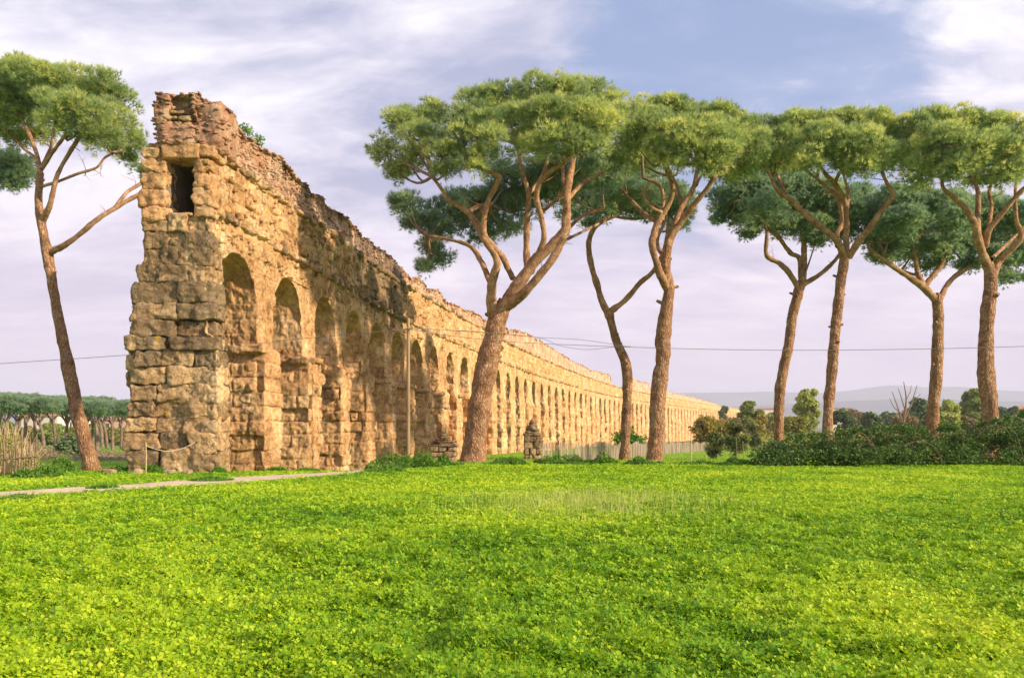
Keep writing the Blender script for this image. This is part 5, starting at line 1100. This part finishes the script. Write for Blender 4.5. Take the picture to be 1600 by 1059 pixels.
# rope post and rope
X = (228 - 800) / F * 26.8; g = float(gz(X, 26.8)); mb = MB(); tube(mb, [(X, 26.8, g - .1), (X + .01, 26.8, g + .5), (X, 26.8, g + 1.02)], .016, 8); pst = tag(mb.build('rope_post', M['stake'], None, True, (X, 26.8, g)), 'thin pale stake holding a rope before the end pier', 'post')
mb = MB()
def catenary(a, b, sag, n=24):
    a = np.array(a, float); b = np.array(b, float); t_ = np.linspace(0, 1, n)[:, None]; p = a + (b - a) * t_; p[:, 2] -= sag * 4 * (t_ * (1 - t_))[:, 0]; return p
tree_a = P(146, 700, 39.0)
tube(mb, catenary((X, 26.8, g + .92), P(150, 708, 38.6), .25), .010, 6, 0, 0, False); tube(mb, catenary((X, 26.8, g + .92), W(0.1, 0.4, 1.0) + np.array([.0, -.25, 0]), .25), .010, 6, 0, 0, False)
tag(mb.build('rope', M['rope'], None), 'slack thin rope strung from the leaning pine to the end pier', 'rope')
# utility pole against the arcade and its cables
PD = 36.0; X = (638 - 800) / F * PD; g = float(gz(X, PD)); pole = thing('utility_pole', 'slim pale utility pole standing before the aqueduct', 'utility pole', (X, PD, g)); mb = MB()
zt_ = CH + (HY - 497) / F * PD; q = np.array([(X, PD, z) for z in np.linspace(g - .5, zt_, 20)]); tube(mb, q, np.linspace(.085, .07, 20), 14, 3, .05); mb.build('shaft', M['pole'], pole)
mb = MB(); zz = CH + (HY - 514) / F * PD; tube(mb, [(X - .12, PD - .1, zz), (X, PD - .13, zz), (X + .14, PD - .1, zz)], .04, 8); mb.build('bracket', M['wire'], pole)
def cable(label, pts, r=.011):
    q = smooth_pts([[*P(*p), 0] for p in pts], 16)[:, :3]; mb = MB(); tube(mb, q, r, 6, 0, 0, False); tag(mb.build('cable', M['wire'], None), label, 'cable', 'overhead cables')
cable('overhead cable from the left edge passing through an arch to the utility pole', [(-80, 575, 37.4), (0, 568, 37.3), (192, 555, 37.0), (330, 542, 36.8), (450, 531, 36.5), (540, 523, 36.2), (637, 514, 35.9)])
cable('main overhead cable running right from the utility pole across all the right-hand pines', [(639, 514, 35.9), (700, 524, 35.6), (800, 534, 35.2), (950, 541, 34.6), (1130, 546, 33.9), (1280, 547, 33.4), (1450, 545, 32.8), (1600, 541, 32.3), (1700, 537, 32)])
cable('shorter upper cable converging with the main one at the swan-necked pine', [(639, 512, 35.9), (760, 520, 35.6), (840, 527, 35.4), (910, 531, 35.1), (985, 542, 34.5)], .009)
cable('slack looping cable hanging below the others left of the swan-necked pine', [(639, 513, 35.8), (760, 519, 35.6), (842, 528, 35.3), (875, 540, 35.1), (915, 546, 35), (950, 543, 34.8), (985, 541, 34.5)], .009)
# paling fence
fe = thing('paling_fence', 'grey chestnut paling fence running back along the aqueduct', 'fence', (3, 60, -1)); mb = MB(); rs = random.Random(9)
fp = np.array([((848 - 800) / F * 57, 57), ((905 - 800) / F * 60, 60), ((965 - 800) / F * 66, 66), ((1010 - 800) / F * 80, 80), ((1060 - 800) / F * 105, 105), ((1150 - 800) / F * 150, 150)])
seg = np.hypot(*np.diff(fp, axis=0).T); cum = np.r_[0, np.cumsum(seg)]; d = 0; posts = []
while d < cum[-1]:
    x = np.interp(d, cum, fp[:, 0]); y = np.interp(d, cum, fp[:, 1]); g = float(gz(x, y)); h_ = rs.uniform(1.1, 1.28) * (1 + .1 * math.sin(d)); ax = rs.uniform(-.04, .04)
    V = np.array([(x - .026, y, g - .1), (x + .026, y, g - .1), (x + .026, y + .03, g - .1), (x - .026, y + .03, g - .1), (x - .022 + ax, y, g + h_), (x + .022 + ax, y, g + h_), (x + .022 + ax, y + .03, g + h_), (x - .022 + ax, y + .03, g + h_), (x + ax, y + .015, g + h_ + .08)])
    mb.add(V, np.array([[0, 1, 5, 4], [1, 2, 6, 5], [2, 3, 7, 6], [3, 0, 4, 7]])); mb.add(V[4:], np.array([[0, 1, 4], [1, 2, 4], [2, 3, 4], [3, 0, 4]])); d += .10 if y < 75 else .16
mb.build('palings', M['wood'], fe, False); mb = MB()
for zo in (.35, .95):
    q = np.array([(np.interp(d, cum, fp[:, 0]), np.interp(d, cum, fp[:, 1]) - .02, 0) for d in np.linspace(0, cum[-1], 120)]); q[:, 2] = gz(q[:, 0], q[:, 1]) + zo; tube(mb, q, .012, 4, 0, 0, False)
mb.build('tie_wire', M['wire'], fe)
for d in np.arange(0, cum[-1], 4.0):
    x = float(np.interp(d, cum, fp[:, 0])); y = float(np.interp(d, cum, fp[:, 1])) + .08; g = float(gz(x, y)); mb = MB(); tube(mb, [(x, y, g - .2), (x, y, g + .7), (x + .02, y, g + 1.35)], .05, 7, 1, .05); mb.build('post', M['wood'], fe)
# stakes on the lawn
for i, (px, py, D, hpx, lab) in enumerate([(1080, 726, 40, 36, 'reddish wooden stake standing on the lawn right of the stout pine'), (1103, 722, 46, 9, 'short pale peg on the lawn'), (1151, 722, 44, 34, 'thin stake before the tall egg-shaped shrub'), (1141, 720, 46, 22, 'thinner stake between the two clipped shrubs'), (1161, 722, 46, 30, 'thin stake at the right side of the egg-shaped shrub')]):
    X = (px - 800) / F * D; g = float(gz(X, D)); h_ = hpx * D / F; mb = MB(); tube(mb, [(X, D, g - .1), (X + .01, D, g + h_ * .5), (X - .01, D, g + h_)], .03 if i == 0 else .018, 6); tag(mb.build('stake', M['stake'], None, True, (X, D, g)), lab, 'stake', 'stakes on the lawn')
# ------------------------------------------------------------------ clover field
rng = np.random.default_rng(4)
def scatter(n, d0, d1, pw, half=0.70, pad=3.0):
    g = np.linspace(d0, d1, 400); pdf = g ** (-pw) * (half * g + pad); c = np.cumsum(pdf); c /= c[-1]; D = np.interp(rng.random(n), c, g)
    X = rng.uniform(-1, 1, n) * (half * D + pad); return X, D
def inside_ok(X, Y):
    ok = path_dist(X, Y) > 0.60 + 0.70 * rng.random(len(X))
    wx = np.interp(Y, Dq, Xq); ok &= ~((Y > 28.3) & (X < wx + .5) & (X > wx - 3.1)); return ok
def sward(X, Y):
    p = np.stack([X, Y, X * 0], -1); h = 0.10 + 0.11 * fbm(p, 0.9, 14, 3) + 0.075 * vn(p, 3.6, 15)
    return np.clip(h, 0.015, .3) * (1 - 0.65 * ss(9, 24, Y)) * (1 - 0.6 * ss(-3, -8, X) * ss(16, 21, Y))
n = 500000; X, Y = scatter(n, 4.2, 34, 1.75); ok = inside_ok(X, Y); thin = (X < -5) & (Y > 17) & (rng.random(n) < .35 * ss(17, 21, Y)); ok &= ~thin; X, Y = X[ok], Y[ok]; n = len(X)
h = sward(X, Y) * rng.uniform(.45, 1.0, n) ; base = np.stack([X, Y, gz(X, Y) + h], -1)
sz = 0.0225 * rng.uniform(.6, 1.4, n) * (Y / 6) ** .30
patch = 0.5 + 0.5 * fbm(np.stack([X, Y, X * 0], -1), .30, 71, 3) + 0.10 * vn(np.stack([X, Y, X * 0], -1), 1.4, 72)
V = []; yaw = rng.random(n) * 2 * np.pi; tl = rand_dirs(n, rng); nn = np.stack([tl[:, 0] * .95, tl[:, 1] * .95 - .25, np.ones(n)], -1); nn /= np.linalg.norm(nn, axis=1)[:, None]
e1 = np.cross(nn, np.stack([np.cos(yaw), np.sin(yaw), yaw * 0], -1)); e1 /= np.linalg.norm(e1, axis=1)[:, None]; e2 = np.cross(nn, e1)
quads = []
for q in range(3):
    a = q * 2 * np.pi / 3; d_ = e1 * math.cos(a) + e2 * math.sin(a); s_ = -e1 * math.sin(a) + e2 * math.cos(a)
    droop = nn * rng.uniform(-.25, .45, n)[:, None]; S_ = sz[:, None]
    quads.append(np.stack([base, base + (d_ * .75 + s_ * .58 + droop * .6) * S_, base + (d_ * 1.45 + droop) * S_, base + (d_ * .75 - s_ * .58 + droop * .6) * S_], 1))
V = np.concatenate(quads).reshape(-1, 3); var = np.clip((patch - .5) * .72 + .465 + rng.normal(0, .18, n), 0, 1); var = np.tile(np.repeat(var, 4), 3) + np.repeat(rng.normal(0, .03, 3 * n), 4)
mesh_obj('clover', V, np.arange(len(V)).reshape(-1, 4), M['clover'], None, {'var': var}, False); bpy.data.objects['clover']['kind'] = 'stuff'; tag(bpy.data.objects['clover'], 'bright green clover leaves covering the foreground field', 'clover')
n = 150000; X, Y = scatter(n, 4.2, 46, 1.5); ok = inside_ok(X, Y); X, Y = X[ok], Y[ok]; n = len(X); p = np.stack([X, Y, gz(X, Y)], -1)
hh = sward(X, Y) * rng.uniform(.8, 1.7, n); bend = rand_dirs(n, rng) * (hh * .55)[:, None]; bend[:, 2] = 0; wd = (.0035 * (Y / 6) ** .8)[:, None]; sv = rand_dirs(n, rng); sv[:, 2] = 0; sv = sv / (np.linalg.norm(sv, axis=1)[:, None] + 1e-6) * wd
up = np.zeros((n, 3)); up[:, 2] = hh
V = np.stack([p - sv, p + sv, p + up * .6 + bend * .35 + sv * .7, p + up * .6 + bend * .35 - sv * .7], 1); T = np.stack([p + up * .6 + bend * .35 - sv * .7, p + up * .6 + bend * .35 + sv * .7, p + up + bend], 1)
mb = MB(); vv = np.clip(rng.normal(.42, .2, n), 0, 1); mb.add(V.reshape(-1, 3), np.arange(4 * n).reshape(-1, 4), var=np.repeat(vv, 4)); mb.add(T.reshape(-1, 3), np.arange(3 * n).reshape(-1, 3), var=np.repeat(vv, 3))
o = mb.build('grass', M['clover'], None, False); tag(o, 'fine green grass blades growing among the clover', 'grass', kind='stuff')
# mid distance lawn tufts
n = 90000; X, Y = scatter(n, 34, 150, 1.3, .66, 2); ok = inside_ok(X, Y); X, Y = X[ok], Y[ok]; n = len(X); p = np.stack([X, Y, gz(X, Y)], -1); hh = .07 * rng.uniform(.4, 1.3, n); sv = rand_dirs(n, rng); sv[:, 2] = 0; sv *= (.02 * Y / 40)[:, None]; tp = p + np.stack([rng.normal(0, .03, n), rng.normal(0, .03, n), hh], -1)
V = np.stack([p - sv, p + sv, tp], 1).reshape(-1, 3); tag(mesh_obj('lawn_grass', V, np.arange(len(V)).reshape(-1, 3), M['clover'], None, {'var': np.repeat(np.clip(rng.normal(.45, .12, n), 0, 1), 3)}, False), 'short mown grass of the park lawn behind the field', 'lawn', kind='stuff')
# pale stalks patch and dark leafy patches in the field
n = 2600; X = rng.normal(1.5, 1.3, n); Y = rng.normal(15.8, 1.3, n); p = np.stack([X, Y, gz(X, Y)], -1); hh = rng.uniform(.15, .38, n); sv = rand_dirs(n, rng); sv[:, 2] = 0; sv *= .006; tp = p + np.stack([rng.normal(0, .05, n), rng.normal(0, .05, n), hh], -1)
V = np.stack([p - sv, p + sv, tp], 1).reshape(-1, 3); tag(mesh_obj('dry_stalks', V, np.arange(len(V)).reshape(-1, 3), M['straw'], None, {'var': np.repeat(rng.random(n), 3)}, False), 'pale straw-coloured stalks in the middle of the clover field', 'stalks', kind='stuff')
# ------------------------------------------------------------------ air
hz = cube_t(1); V = hz[0] * np.array([13000, 7500, 700]) + np.array([0, 6700, 640]); V[:, 2] = np.where(V[:, 2] < 640, -60, 640)
m = bpy.data.materials.new('haze'); m.use_nodes = True; t = m.node_tree; t.nodes.clear(); o_ = N(t, 'ShaderNodeOutputMaterial'); pv = N(t, 'ShaderNodeVolumePrincipled')
pv.inputs['Color'].default_value = (0.76, 0.78, 1.0, 1); pv.inputs['Density'].default_value = 0.00015; pv.inputs['Anisotropy'].default_value = 0.0
t.links.new(pv.outputs[0], o_.inputs['Volume'])
o = mesh_obj('haze', V, hz[1], m, None, None, False); o['kind'] = 'stuff'; o['label'] = 'thin bluish haze over the far plain and hills'; o['category'] = 'haze'
for ob in sc.objects:
    if '_o' in ob: del ob['_o']
